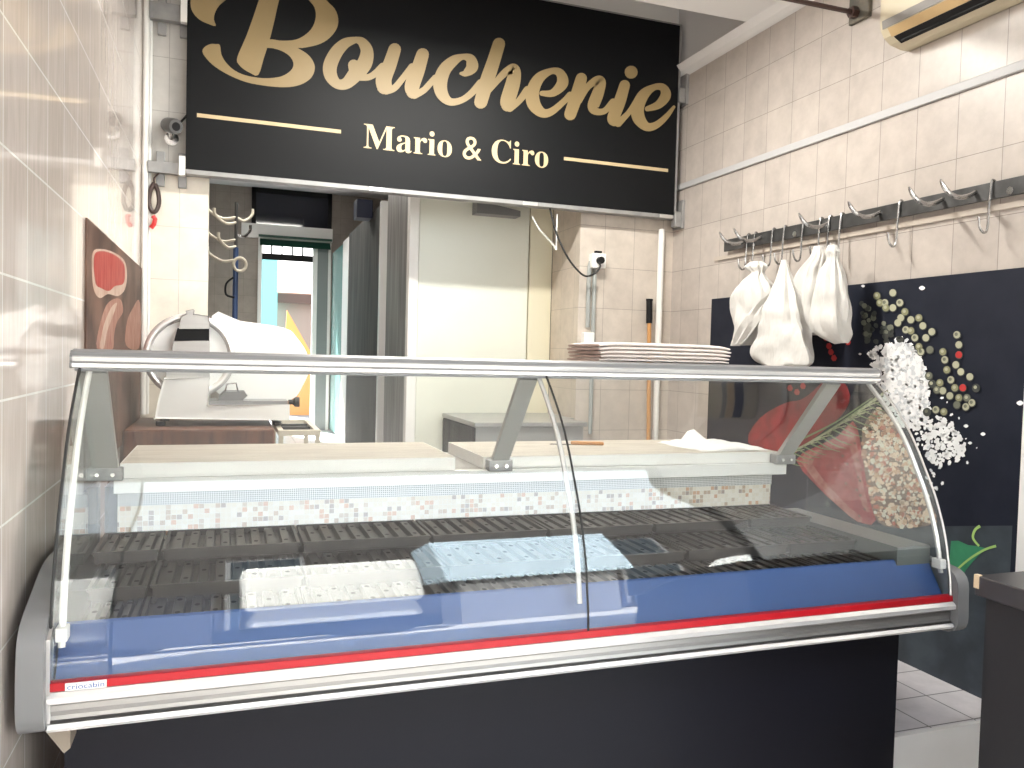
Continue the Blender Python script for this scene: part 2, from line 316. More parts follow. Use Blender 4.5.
# steel lined partition along the hall
sp = thing('cold_room_partition', 'stainless clad partition down the hall with a white front edge', 'partition', (1.5, 9.4, 0))
build('cladding', MB().box(1.478, 1.50, 8.45, 10.75, .0, 2.75), M_STEEL2, sp)
build('white_edge', MB().box(1.474, 1.60, 8.36, 8.45, 0, 2.78), M_WHITE, sp)
build('white_post', MB().box(1.472, 1.56, 10.75, 11.3, 0, 2.72), M_WHITE, sp)
build('glazed_panel', MB().box(1.478, 1.50, 11.3, 12.55, .02, 2.7), M_REFLGLASS, sp)
single('wall_speaker', MB().box(1.30, 1.476, 8.9, 9.15, 2.68, 2.88), mat('blue black box', (.015, .02, .05), .4), 'small dark box fixed high on the steel hall partition', 'box', bevel=.01)
# cold room
cr_ = thing('cold_room', 'cold room with a tall ivory front panel and steel clad side', 'cold room', (1.5, 5.3, 0))
build('steel_side', MB().box(1.047, 1.06, 4.96, 5.68, 0, 3.0), M_STEEL, cr_)
build('front_panel', MB().box(1.11, 1.84, 4.95, 5.02, 0, 2.6), M_IVORY, cr_, bevel=.004)
build('door_frame', MB().box(1.045, 1.105, 4.925, 5.0, 0, 2.75).box(1.105, 1.845, 4.93, 5.0, 2.6, 2.75), M_PVC, cr_, bevel=.004)
build('side_panel', MB().box(1.845, 2.002, 4.94, 5.02, 0, 2.75), mat('cream panel', (.72, .68, .52), .4), cr_, bevel=.003)
build('body', MB().box(1.06, 2.9, 5.03, 5.68, 0, 3.0), M_STEEL2, cr_)
build('door_hinge_cover', MB().prism([(1.45, 2.10), (1.74, 2.10), (1.74, 2.135), (1.45, 2.18)], 'y', 4.85, 4.95), M_GREYPL, cr_)

# ---------------------------------------------------------------- lamps
for i, (x, y, z, e) in enumerate(LAMPS):
    nm = ['added ceiling fill lamp above the display case', 'ceiling tube lamp in the hall just past the opening', 'ceiling tube lamp far down the hall'][i]
    top = 3.02 if y < 4 else 3.6
    L = thing('ceiling_lamp', nm, 'lamp', (x, y, top))
    build('lamp_body', MB().box(x - .65, x + .65, y - .07, y + .07, z + .012, top), M_WHITE, L)
    build('diffuser', MB().box(x - .62, x + .62, y - .055, y + .055, z + .002, z + .012), M_LAMP, L)
    arealight('lamp_light', (x, y, z), 1.24, .11, e)

# ---------------------------------------------------------------- sign
YS = 4.40
sg = thing('shop_sign', 'large black shop sign with gold script lettering hung above the counter', 'sign', (1.2, YS, 2.1))
SXL, SXR, SZ0, SZ1 = -.214, 2.585, 2.108, 3.262
build('board', MB().box(SXL, SXR, YS, YS + .03, SZ0, SZ1), M_SIGN, sg)
build('edge_frame', MB().box(SXL, SXR, YS - .004, YS + .034, SZ0 - .022, SZ0).box(SXR, SXR + .012, YS - .004, YS + .034, SZ0 - .022, SZ1).box(SXL, SXR + .012, YS - .002, YS + .034, SZ1, SZ1 + .008), M_GALV, sg)
YL = YS - .0025
def sgn(px, py): p = onY(px, py, YL); return (p.x, p.z)
LAYER = [0]
def stroke(mb, pts, org, sc):
    q = cr([(org[0] + a / sc, org[1] + b / sc, w / sc) for a, b, w in pts], 8)
    P = [Vector((a, b)) for a, b, w in q]
    vs = []
    for i, (a, b, w) in enumerate(q):
        d = P[min(i + 1, len(P) - 1)] - P[max(i - 1, 0)]
        n = Vector((-d.y, d.x)).normalized() * w / 2
        vs.append((sgn(*(P[i] + n)), sgn(*(P[i] - n))))
    LAYER[0] += 1; yl = YL - .00012 * LAYER[0]
    mb.add([(x[0], yl, x[1]) for v in vs for x in v], [(2 * i, 2 * i + 1, 2 * i + 3, 2 * i + 2) for i in range(len(vs) - 1)])
    for i in (0, len(q) - 1):
        a, b, w = q[i]
        ring = [sgn(a + w / 2 * math.cos(2 * math.pi * k / 14), b + w / 2 * math.sin(2 * math.pi * k / 14)) for k in range(14)]
        LAYER[0] += 1; yl = YL - .00012 * LAYER[0]; mb.add([(x, yl, z) for x, z in ring], [tuple(range(14))])
def outline(mb, pts, org, sc, k=4):
    q = cr([(org[0] + a / sc, org[1] + b / sc) for a, b in pts], k, True) if k > 1 else [(org[0] + a / sc, org[1] + b / sc) for a, b in pts]
    r = [sgn(a, b) for a, b in q]
    tr = tessellate_polygon([[Vector((x, z, 0)) for x, z in r]])
    LAYER[0] += 1; mb.add([(x, YL - .00012 * LAYER[0], z) for x, z in r], [tuple(t) for t in tr])
A = ((180, 0), 6.024); Bc = ((310, 20), 8.533); Cc = ((420, 20), 6.983); D = ((510, 50), 5.851)
lt = MB()
outline(lt, [(519, -130), (640, -135), (597, 0), (570, 120), (540, 240), (505, 350), (471, 452), (420, 438), (375, 410), (348, 380), (343, 360), (352, 325), (398, 220), (440, 105), (475, 0)], *A, k=3)
outline(lt, [(215, 157), (165, 142), (120, 120), (85, 85), (65, 40), (70, -30), (120, -110), (230, -180), (400, -215), (600, -205), (780, -130), (880, 0), (930, 50), (953, 110), (945, 170), (905, 225), (850, 262), (780, 282), (708, 289),
             (620, 262), (535, 250), (538, 240), (620, 245), (700, 238), (760, 205), (800, 160), (818, 100), (810, 45), (775, 0), (700, -80), (580, -130), (430, -125), (330, -50), (275, 0), (235, 35), (210, 80), (205, 120)], *A, k=3)
outline(lt, [(240, 271), (215, 266), (185, 265), (150, 282), (135, 312), (163, 357), (215, 405), (300, 455), (400, 495), (500, 515), (600, 525), (680, 522), (745, 502), (793, 465), (812, 415), (803, 372), (770, 328), (708, 289), (620, 250), (530, 238), (518, 284), (560, 291), (610, 306), (658, 336), (683, 378), (675, 415), (640, 446), (590, 465), (500, 471), (400, 455), (330, 425), (280, 380), (250, 330)], *A, k=3)
for s in ([(395, 168, 52), (300, 200, 90), (222, 280, 112), (172, 390, 120), (180, 480, 108), (235, 545, 85), (310, 540, 100), (390, 460, 130), (465, 370, 130), (485, 265, 108), (445, 190, 80), (395, 168, 52)],
          [(372, 385, 95), (385, 430, 100), (420, 450, 120)], [(430, 488, 62), (500, 488, 55), (560, 455, 60), (620, 400, 70)],
          [(722, 252, 108), (680, 380, 118), (630, 500, 135), (635, 570, 130)], [(650, 605, 65), (720, 580, 58), (790, 500, 55), (870, 400, 60)],
          [(960, 295, 108), (918, 430, 122), (872, 560, 128), (878, 615, 115)], [(890, 645, 60), (970, 600, 55), (1030, 540, 50)]): stroke(lt, s, *Bc)
for s in ([(0, 515, 35), (50, 462, 38), (105, 405, 45)], [(285, 375, 22), (318, 372, 50), (362, 330, 84), (350, 275, 70), (300, 258, 42), (235, 285, 72), (170, 350, 90), (140, 440, 98), (155, 520, 84), (210, 572, 55), (290, 560, 45), (360, 510, 48), (420, 440, 50)],
          [(550, 168, 86), (512, 290, 92), (465, 430, 98), (423, 575, 92)], [(440, 530, 50), (500, 470, 40), (570, 390, 50), (618, 352, 60), (655, 350, 84), (650, 430, 100), (612, 560, 104), (610, 595, 92)], [(625, 618, 52), (690, 570, 40), (750, 500, 42)]): stroke(lt, s, *Cc)
for s in ([(185, 255, 30), (250, 252, 45), (305, 195, 68), (290, 137, 52), (240, 125, 38), (170, 165, 62), (132, 240, 76), (137, 315, 78), (185, 368, 56), (240, 362, 44), (310, 305, 36), (350, 265, 40)],
          [(0, 345, 35), (50, 300, 38), (100, 235, 45)], [(415, 168, 66), (390, 260, 74), (350, 378, 70)], [(400, 300, 38), (450, 220, 38), (505, 180, 50), (530, 190, 56), (510, 260, 70), (485, 330, 68), (500, 360, 44), (550, 358, 36), (600, 305, 40)],
          [(668, 208, 62), (640, 300, 70), (603, 395, 72), (608, 415, 66)], [(630, 430, 44), (690, 370, 32), (740, 300, 40)], [(705, 132, 76), (706, 132, 76)],
          [(800, 346, 30), (865, 322, 48), (907, 268, 62), (890, 222, 46), (840, 220, 38), (780, 262, 64), (745, 335, 74), (750, 400, 74), (795, 450, 52), (850, 442, 42), (910, 392, 32), (955, 335, 18)]): stroke(lt, s, *D)
build('script_lettering', lt, M_GOLD, sg)
for a, b, n in (((197, 115), (341, 132), 0), ((564, 158.5), (668, 171), 1)):
    p = onY(*a, YL); q = onY(*b, YL)
    build('gold_line', MB().box(p.x, q.x, YL - .0005, YL + .002, p.z - .0095, p.z + .0095), M_CREAMTXT, sg)
def text_mesh(body, name, mtl, parent, p0, p1, h, normal_rot, shear=0, bold=0):
    cu = bpy.data.curves.new(name, 'FONT'); cu.body = body; cu.offset = bold
    tmp = bpy.data.objects.new(name, cu); COL.objects.link(tmp)
    dg = bpy.context.evaluated_depsgraph_get(); me = bpy.data.meshes.new_from_object(tmp.evaluated_get(dg)); bpy.data.objects.remove(tmp)
    xs = [v.co.x for v in me.vertices]; ys = [v.co.y for v in me.vertices]
    x0, x1, y0, y1 = min(xs), max(xs), min(ys), max(ys); p0 = Vector(p0); p1 = Vector(p1); dx = (p1 - p0)
    for v in me.vertices:
        u = (v.co.x - x0) / (x1 - x0); w = (v.co.y - y0) / (y1 - y0); v.co = p0 + dx * u + Vector((0, 0, 1)) * h * w if normal_rot is None else p0 + dx * u + Vector(normal_rot) * h * w
    me.materials.clear(); me.materials.append(mtl); me.update()
    o = bpy.data.objects.new(name, me); COL.objects.link(o); o.parent = parent
    o.matrix_parent_inverse = (Matrix.Translation(parent.location) if parent.type == 'EMPTY' else Matrix.Identity(4)).inverted()
    return o
p = onY(363.5, 147.5, YL); q = onY(548, 168, YL)
zt = onY(364, 123, YL).z
text_mesh('\U0001D40C\U0001D41A\U0001D42B\U0001D422\U0001D428 & \U0001D402\U0001D422\U0001D42B\U0001D428', 'name_lettering', M_CREAMTXT, sg, (p.x, YL, p.z - .004), (q.x, YL, p.z - .004), zt - p.z + .004, None)
for px, py in ((377, 189), (530, 208), (666, 217)):
    p = onY(px, py, YS - .005)
    build('mounting_clip', MB().box(p.x - .045, p.x + .045, YS - .012, YS - .004, SZ0 - .024, SZ0 - .002), M_ALU, sg, bevel=.002)
# steel channels carrying the sign
for i, (z0, z1) in enumerate(((2.087, 2.142), (2.844, 2.928))):
    c = thing('steel_channel', ['galvanised channel between the walls behind the lower edge of the sign', 'galvanised channel between the walls behind the upper part of the sign'][i], 'channel', (1.1, 4.46, z0))
    build('channel', MB().box(XL + .03, XR - .02, 4.434, 4.44, z0, z1).box(XL + .03, XR - .02, 4.44, 4.475, z1 - .006, z1).box(XL + .03, XR - .02, 4.44, 4.475, z0, z0 + .006), M_GALV, c)
    for x in (-.335, -.232):
        build('bracket_plate', MB().box(x - .02, x + .02, 4.476, 4.5, z0 - .06, z0), M_GALV, c, bevel=.003)
        b = build('bracket_plate', MB().box(x - .02, x + .02, 4.476, 4.5, z1, z1 + .06), M_GALV, c, bevel=.003)
    build('end_bracket', MB().box(XR - .06, XR - .02, 4.38, 4.434, z0 - .05, z0 + .04).box(XR - .02, XR, 4.37, 4.48, z0 - .06, z1 + .06), M_GALV, c, bevel=.003)
    build('white_clamp', MB().box(-.245, -.215, 4.40, 4.434, z0 - .01, z1 + .03), M_PVC, c)

# ---------------------------------------------------------------- display case
GP = cr([(2.232, 1.160), (2.160, 1.095), (2.089, 1.020), (2.040, .950), (2.0, .880), (1.962, .81), (1.933, .740), (1.911, .67), (1.897, .60), (1.888, .55), (1.884, .495)], 4)
CX0, CX1, CXM = -.345, 2.130, .892
dc = thing('refrigerated_display_case', 'long refrigerated butcher display case with curved glass front and dark base', 'display case', (.9, 2.4, 0))
def curved(x0, x1, d=.008, off=0):
    mb = MB(); N = []
    for i, (y, z) in enumerate(GP):
        a = GP[max(i - 1, 0)]; b = GP[min(i + 1, len(GP) - 1)]; t_ = Vector((b[0] - a[0], b[1] - a[1])).normalized(); N.append(Vector((-t_.y, t_.x)))
    o1 = [(GP[i][0] - N[i].x * off, GP[i][1] - N[i].y * off) for i in range(len(GP))]
    o2 = [(GP[i][0] - N[i].x * (off + d), GP[i][1] - N[i].y * (off + d)) for i in range(len(GP))]
    n = len(o1)
    v = [(x, y, z) for x in (x0, x1) for (y, z) in o1 + o2]
    fs = []
    for i in range(n - 1):
        fs += [(i, i + 1, 2 * n + i + 1, 2 * n + i), (n + i + 1, n + i, 3 * n + i, 3 * n + i + 1), (i, n + i, n + i + 1, i + 1), (2 * n + i, 2 * n + i + 1, 3 * n + i + 1, 3 * n + i)]
    fs += [(0, 2 * n, 3 * n, n), (n - 1, 2 * n - 1, 4 * n - 1, 3 * n - 1)]
    return mb.add(v, fs)
# test which side is outside: normal should point to -y
S_ = -1 if True else 1
def rodpath(x, off): 
    out = []
    for i, (y, z) in enumerate(GP):
        a = GP[max(i - 1, 0)]; b = GP[min(i + 1, len(GP) - 1)]; t_ = Vector((b[0] - a[0], b[1] - a[1])).normalized(); n = Vector((-t_.y, t_.x))
        out.append((x, y + n.x * off, z + n.y * off))
    return out
build('front_glass', curved(CX0, CXM - .003, .006), M_GLASS, dc, smooth=True)
build('front_glass', curved(CXM + .003, CX1, .006), M_GLASS, dc, smooth=True)
for x in (CX0 + .001, CXM, CX1 - .001): build('glass_edge_seal', MB().tube([(a, b, c) for a, b, c in rodpath(x, -.004)], .0034, 6), M_RUBBER if x < 2 else M_ALU, dc, smooth=True)
for x in (CX0 + .02, CXM - .016, CX1 - .02): build('glass_stay', MB().tube(rodpath(x, .012)[:-6], .0075, 8), M_PVC if x < 0 else M_ALUW, dc, smooth=True)
for x in (CX0 + .02, CX1 - .02): build('stay_clamp', MB().box(x - .012, x + .012, 1.895, 1.93, .585, .615), M_PVC, dc, bevel=.003)
endp = [(y + .004, z) for y, z in GP] + [(2.0, .50), (2.55, .50), (2.55, .84), (2.50, .87), (2.40, 1.0), (2.30, 1.16)]
for x in (CX0, CX1 - .006):
    build('end_glass', MB().prism([(a, b) for a, b in endp], 'x', x, x + .006), M_GLASSEND, dc)
# top rail
rp_ = [(2.222, 1.156), (2.216, 1.160), (2.216, 1.168), (2.222, 1.172), (2.219, 1.184), (2.224, 1.194), (2.236, 1.201), (2.27, 1.203), (2.275, 1.156)]
build('top_rail', MB().prism(rp_, 'x', -.360, 2.142), M_ALUW, dc, smooth=False)
build('rail_top_strip', MB().prism([(2.2175, 1.188), (2.2205, 1.198), (2.234, 1.2045), (2.27, 1.2045), (2.27, 1.2032), (2.236, 1.2012), (2.224, 1.1945), (2.2205, 1.188)], 'x', -.360, 2.142), M_GREYPL, dc)
build('rail_lower_seal', MB().box(-.355, 2.14, 2.222, 2.27, 1.150, 1.156), M_GREYPL, dc)
build('rail_groove', MB().box(-.359, 2.141, 2.2185, 2.222, 1.1705, 1.1735), M_GREYPL, dc)
build('rail_end_cap', MB().prism([(a, b) for a, b in rp_], 'x', -.366, -.360), M_GREYPL, dc)
build('rail_end_cap', MB().prism([(a, b) for a, b in rp_], 'x', 2.142, 2.148), M_GREYPL, dc)
build('top_shelf', MB().box(-.35, 2.13, 2.27, 2.56, 1.186, 1.200), M_ALU, dc, bevel=.003)
# posts
for x, w in ((-.320, .066), (.848, .058), (1.975, .062)):
    po = build('support_post', MB().bar((x, 2.26, 1.150), (x, 2.50, .872), w, .018, up=(0, 0, 1)), M_POST, dc, bevel=.002)
    build('post_foot', MB().box(x - w / 2 - .012, x + w / 2 + .012, 2.488, 2.53, .835, .872), M_GALV, po, bevel=.003)
    for s in (-1, 1): build('bolt', MB().disc((x + s * w * .3, 2.487, .853), (.006, 0, 0), (0, 0, .006), 8, h=(0, -.006, 0)), M_CHROME, po)
# deck and inner back
DX0, DX1 = -.30, 1.99
build('work_deck', MB().box(DX0, DX1, 2.525, 2.99, .800, .838), M_DECK, dc, bevel=.004)
build('deck_front_edge', MB().prism([(2.505, .838), (2.525, .838), (2.525, .80), (2.59, .788), (2.588, .782), (2.505, .796)], 'x', DX0, DX1), M_PVC, dc)
build('air_grille', MB().box(DX0, DX1, 2.588, 2.60, .744, .784), M_PERF, dc)
build('mosaic_strip', MB().box(DX0, DX1, 2.594, 2.606, .640, .744), M_MOSAIC, dc)
build('rear_body', MB().box(CX0 + .01, DX1, 2.606, 2.98, .06, .80), M_GREYPL, dc)
build('end_ledge', MB().box(DX1, CX1 - .007, 1.96, 2.60, .56, .645), mat('grey ledge', (.15, .165, .16), .35), dc)
build('well_tub', MB().box(CX0 + .01, DX1, 1.97, 2.60, .42, .50), M_STEEL2, dc)
build('blue_inner_panel', MB().prism([(1.968, .60), (1.975, .604), (1.985, .60), (1.945, .498), (1.905, .498), (1.905, .50)], 'x', CX0 + .008, CX1 - .008), M_BLUE, dc)
# bumper (raised a touch: BU)
BU = .009
def up_(P): return [(a, b + BU) for a, b in P]
build('red_strip', MB().prism(up_([(1.872, .481), (1.884, .478), (1.892, .499), (1.874, .4975)]), 'x', CX0, CX1), M_RED, dc)
bp_ = up_([(1.872, .4795), (1.862, .470), (1.862, .460), (1.872, .455), (1.880, .448), (1.878, .437), (1.882, .426), (1.880, .418), (1.870, .413), (1.864, .405), (1.870, .398), (1.90, .392), (2.00, .365), (2.00, .47), (1.90, .479)])
build('front_bumper', MB().prism(bp_, 'x', CX0, CX1), M_ALUD, dc)
build('bumper_upper_lip', MB().prism(up_([(1.871, .4798), (1.8605, .471), (1.8605, .459), (1.871, .454), (1.874, .456), (1.874, .4795)]), 'x', CX0, CX1), M_ALUW, dc)
build('bumper_lower_lip', MB().prism(up_([(1.879, .4175), (1.869, .4125), (1.8625, .405), (1.869, .397), (1.878, .395)]), 'x', CX0, CX1), M_ALUW, dc)
build('underside', MB().box(CX0 + .01, CX1 - .01, 2.0, 2.61, .372, .42), M_GREYPL, dc)
# end caps
def roundpoly(P, r, n=5):
    out = []
    for i, p in enumerate(P):
        p = Vector(p); a = Vector(P[i - 1]); b = Vector(P[(i + 1) % len(P)])
        da = (a - p); db = (b - p); ra = min(r, da.length * .45); rb = min(r, db.length * .45)
        s0 = p + da.normalized() * ra; s1 = p + db.normalized() * rb
        for k in range(n + 1):
            t = k / n; q = s0 * (1 - t) ** 2 + p * 2 * t * (1 - t) + s1 * t * t; out.append((q.x, q.y))
    return out

capL = [(2.10, .712), (1.855, .632), (1.838, .55), (1.840, .408), (1.98, .392), (2.45, .36), (2.62, .5), (2.62, .70), (2.4, .70)]
lc = build('end_cap', MB().prism(roundpoly(capL, .06), 'x', CX0 - .052, CX0 - .002), M_GREYPL, dc, bevel=.018, smooth=True)
build('end_cap_trim', MB().prism([(2.02, .645), (1.905, .625), (1.868, .60), (1.866, .47), (1.872, .42), (1.89, .405), (1.905, .405), (1.905, .60), (2.02, .63)], 'x', CX0 - .004, CX0 + .004), M_ALU, dc, bevel=.002)
capR = [(1.97, .594), (1.858, .580), (1.852, .392), (2.10, .37), (2.45, .35), (2.62, .5), (2.62, .62), (2.3, .62)]
build('end_cap', MB().prism(roundpoly(capR, .05), 'x', CX1 + .002, CX1 + .045), M_GREYPL, dc, bevel=.014, smooth=True)
# base
build('base_front', MB().box(-.334, 2.052, 2.0, 2.015, -.328, .372), M_NAVY, dc)
build('base_side', MB().box(2.03, 2.045, 2.045, 2.95, .0, .352), M_NAVY, dc)
build('corner_bracket', MB().prism([(-.365, .40), (-.31, .39), (-.31, .345), (-.322, .335)], 'y', 1.92, 1.995), mat('beige bracket', (.30, .25, .20), .6), dc)
# badge
bd = build('badge', MB().box(-.312, -.234, 1.868, 1.8715, .4905, .5065), M_PVC, dc)
t_ = text_mesh('CRIOCABIN'.lower(), 'badge_lettering', M_BLUETXT, bd, (-.308, 1.8672, .4935), (-.238, 1.8672, .4935), .0105, None)
bd['label'] = 'white badge with small blue lettering'

# drip trays
def tray(x0, x1, y0, y1, zt, label, nrib):
    g = .004; x0 += g; x1 -= g
    mb = MB().box(x0 + .008, x1 - .008, y0 + .008, y1 - .006, zt - .032, zt - .0175)
    # rim
    for a in ((x0, x1, y0, y0 + .009), (x0, x1, y1 - .009, y1), (x0, x0 + .009, y0 + .009, y1 - .009), (x1 - .009, x1, y0 + .009, y1 - .009)): mb.box(a[0], a[1], a[2], a[3], zt - .008, zt)
    for a in ((x0 + .004, x1 - .004, y0 + .004, y0 + .008), (x0 + .004, x1 - .004, y1 - .008, y1 - .004), (x0 + .004, x0 + .008, y0 + .008, y1 - .008), (x1 - .008, x1 - .004, y0 + .008, y1 - .008)): mb.box(a[0], a[1], a[2], a[3], zt - .030, zt - .008)
    st = (x1 - x0 - .03) / nrib
    for k in range(nrib):
        xc = x0 + .015 + (k + .5) * st
        mb.prism([(xc - st * .36, zt - .018), (xc - st * .27, zt - .002), (xc + st * .27, zt - .002), (xc + st * .36, zt - .018)], 'y', y0 + .018, y1 - .018)
        for yy in ((.22, .78) if k % 2 else (.5,)): mb.disc((xc, y0 + (y1 - y0) * yy, zt - .0017), (.0065, 0, 0), (0, .010, 0), 8, 1)
    return single('drip_tray', mb, [M_TRAY, M_HOLE], label, 'tray', 'black drip trays in the display case')
rows = [(2.345, 2.588, .668, [-.315, -.165, .205, .585, .965, 1.345, 1.72, 1.985], 'back row'),
        (2.125, 2.375, .632, [-.315, -.175, .195, .575, .955, 1.335, 1.71, 1.985], 'middle row'),
        (1.972, 2.155, .597, [-.315, -.185, .185, .565, .945, 1.325, 1.70, 1.985], 'front row')]
rows[0][3].insert(0, -.335); rows[0][3].pop(1)
ordn = ['first', 'second', 'third', 'fourth', 'fifth', 'sixth', 'last']
for y0, y1, zt, xs, rn in rows:
    for k in range(7):
        w = xs[k + 1] - xs[k]
        tray(xs[k], xs[k + 1], y0, y1, zt, 'black ribbed drip tray, %s from the left in the %s of the case' % (ordn[k], rn) if k < 6 else 'black ribbed drip tray at the right hand end of the %s of the case' % rn, 8 if w > .3 else (4 if w < .2 else 6))

# cutting boards on the deck
single('cutting_board', MB().box(-.285, .70, 2.515, 2.975, .8385, .880).add([(-.283, 2.517, .8803), (.698, 2.517, .8803), (.698, 2.973, .8803), (-.283, 2.973, .8803)], [(0, 1, 2, 3)], 1), [M_POLY, M_BOARDTOP], 'thick white cutting board on the left half of the case worktop', 'cutting board')
single('cutting_board', MB().box(.80, 1.975, 2.53, 2.98, .8385, .878).add([(.802, 2.532, .8783), (1.973, 2.532, .8783), (1.973, 2.978, .8783), (.802, 2.978, .8783)], [(0, 1, 2, 3)], 1), [M_POLY, M_BOARDTOP], 'long white cutting board on the right half of the case worktop', 'cutting board')
kn = thing('knife', 'small knife with orange handle lying on the right cutting board', 'knife', (1.25, 2.8, .879))
build('blade', MB().prism([(1.17, 2.86), (1.25, 2.835), (1.25, 2.85), (1.18, 2.872)], 'z', .8785, .8805), M_RUBBER, kn)
build('handle', MB().bar((1.25, 2.842, .886), (1.37, 2.80, .886), .018, .013), M_ORANGE, kn, bevel=.004)
# crumpled plastic on the board
mb = MB(); rowsG = []
for i in range(15):
    r = []
    for j in range(19):
        u = i / 14; v = j / 18; x = 1.64 + .32 * v; y = 2.56 + .32 * u
        e = math.sin(math.pi * u) * math.sin(math.pi * v)
        h = .002 + .075 * abs(noise.noise(Vector((x * 9, y * 9, 1)))) * e ** .5 + .055 * math.exp(-((v - .38) ** 2 / .012 + (u - .6) ** 2 / .03)) + .02 * math.exp(-((v - .62) ** 2 / .02 + (u - .4) ** 2 / .05))
        r.append((x + .03 * noise.noise(Vector((x * 6, y * 6, 5))), y + .03 * noise.noise(Vector((x * 6, y * 6, 9))), .8785 + h))
    rowsG.append(r)
mb.grid(rowsG)
o = single('plastic_wrap', mb, mat('milky plastic', (.80, .79, .78), .3), 'crumpled white plastic sheet on the right end of the right cutting board', 'plastic sheet', smooth=True)
sm = o.modifiers.new('s', 'SOLIDIFY'); sm.thickness = .0015

# stack of towels on the top shelf
def towel(i, z0, h, x0, x1):
    T = MB(); rows_ = []; r_ = random.Random(i * 5 + 2); y0 = 2.262 + r_.uniform(0, .006); y1 = 2.52 + r_.uniform(-.008, .008)
    for j in range(36):
        u = j / 35; x = x0 + (x1 - x0) * u; hh = h * (1 - .3 * (abs(u - .5) * 2) ** 10); sag = -.0012 * i * (abs(u - .5) * 2) ** 6
        ring = []
        for k in range(20):
            a = 2 * math.pi * (k + .5) / 20
            cy = math.copysign(abs(math.cos(a)) ** .25, math.cos(a)); cz = math.copysign(abs(math.sin(a)) ** .7, math.sin(a))
            ring.append((x, (y0 + y1) / 2 + (y1 - y0) / 2 * cy + .003 * noise.noise(Vector((u * 14, k * .2, i))), z0 + sag + hh / 2 + hh / 2 * cz))
        rows_.append(ring)
    T.grid(rows_, 0, True); T.add(rows_[0], [tuple(range(20))[::-1]], 1); T.add(rows_[-1], [tuple(range(20))])
    return T
tw = ['bottom of its stack', 'second from the bottom', 'third from the bottom', 'fourth from the bottom', 'topmost of its stack']
for i in range(5):
    single('folded_towel', towel(i, 1.205 + i * .0125, .0122, 1.085 + .008 * random.random(), 1.555 + .016 * random.random()), [M_PAPER, M_TOWELSHADE], 'folded pale towel on the rail of the display case, %s' % tw[i], 'towel', 'folded towels stacked on the display case', smooth=True)

# ---------------------------------------------------------------- left wall poster, pipe, camera, hooks
ps = thing('meat_poster', 'brown poster with a cut of red meat on the left tiled wall', 'poster', (XL + .005, 3.6, .9))
build('sheet', MB().box(XL + .0005, XL + .006, 2.79, YB - .04, .80, 1.605), mat('brown poster', (.17, .10, .075), .55, nz=(.06, .035, .028), nscale=4, spec=.2), ps)
def onwall(pts, x): return [(onX(a, b, x).y, onX(a, b, x).z) for a, b in pts]
def pslab(name, pts, lay, m_, k=4):
    x = XL + .006 + .0004 * lay
    build(name, MB().prism(onwall(cr(pts, k, True), x + .0004), 'x', x, x + .0004), m_, ps)
M_PRED = mat('red meat print', (.30, .022, .022), .5, nz=(.40, .09, .07), nscale=11, stretch=(1, 5, 1), spec=.2)
M_PFAT = mat('fat print', (.50, .38, .31), .5, nz=(.40, .26, .2), nscale=14, spec=.2)
M_PCUR = mat('cured print', (.24, .085, .06), .5, nz=(.38, .22, .17), nscale=16, stretch=(1, 6, 1), spec=.2)
pslab('fat_print', [(93, 252), (101, 249), (113, 252), (124, 260), (127, 274), (125, 289), (118, 296), (108, 294), (100, 298), (94, 290), (92, 270)], 0, M_PFAT)
pslab('meat_print', [(95, 254), (102, 251), (113, 254), (123, 262), (125, 274), (123, 284), (115, 286), (109, 291), (101, 288), (96, 284), (94, 268)], 1, M_PRED)
pslab('cured_meat_print', [(97, 348), (100, 325), (106, 306), (114, 299), (121, 300), (123, 312), (117, 322), (114, 336), (112, 350)], 0, M_PCUR)
pslab('cured_fat_print', [(100, 346), (104, 325), (111, 308), (117, 303), (113, 316), (107, 332), (104, 348)], 1, M_PFAT)
pslab('crust_print', [(126, 345), (127, 322), (133, 308), (139, 300), (141, 320), (139, 348)], 0, M_PCUR)
pi = thing('corner_conduit', 'white vertical pipe pair in the back left corner by the poster', 'pipe', (-.40, 4.47, .87))
build('wide_pipe', MB().tube([(-.404, 4.455, .87), (-.404, 4.455, 3.77)], .015, 12), M_PVC, pi, smooth=True)
build('thin_pipe', MB().tube([(-.386, 4.482, .87), (-.386, 4.482, 3.77)], .009, 10), M_WHITE, pi, smooth=True)
cc = thing('security_camera', 'grey bullet security camera on the tiled wall left of the sign', 'camera', (-.285, 4.5, 2.30))
cp = onY(171, 128, 4.42)
build('mount', MB().disc((cp.x, 4.5, cp.z - .04), (.034, 0, 0), (0, 0, .034), 20, h=(0, -.03, 0)).tube([(cp.x, 4.47, cp.z - .035), (cp.x, 4.44, cp.z - .01), (cp.x, 4.43, cp.z + .01)], .014, 10), M_CHROME, cc, smooth=True)
d_ = Vector((.45, -.85, -.25)).normalized(); c0 = Vector((cp.x, 4.42, cp.z + .012)) - d_ * .05
build('housing', MB().tube([c0 + d_ * k for k in (0, .004, .02, .10, .108)], [.02, .034, .038, .038, .034], 18), mat('camera housing', (.10, .10, .10), .35), cc, smooth=True)
build('lens', MB().tube([c0 + d_ * .105, c0 + d_ * .1095], .021, 16), M_BLACK, cc)
build('cable', MB().tube(cr([(cp.x + .03, 4.46, cp.z + .03), (cp.x + .06, 4.47, cp.z + .07), (cp.x + .09, 4.48, cp.z + .12)], 5), .006, 6), M_RUBBER, cc)
hk = thing('hook_pair', 'dark horseshoe shaped hook hanging under the lower channel beside the pipe', 'hook', (-.35, 4.46, 1.9))
hp = [onY(a, b, 4.46) for a, b in [(154, 183), (150, 192), (149, 203), (152, 211), (156, 211), (159, 203), (158, 192), (155, 184)]]
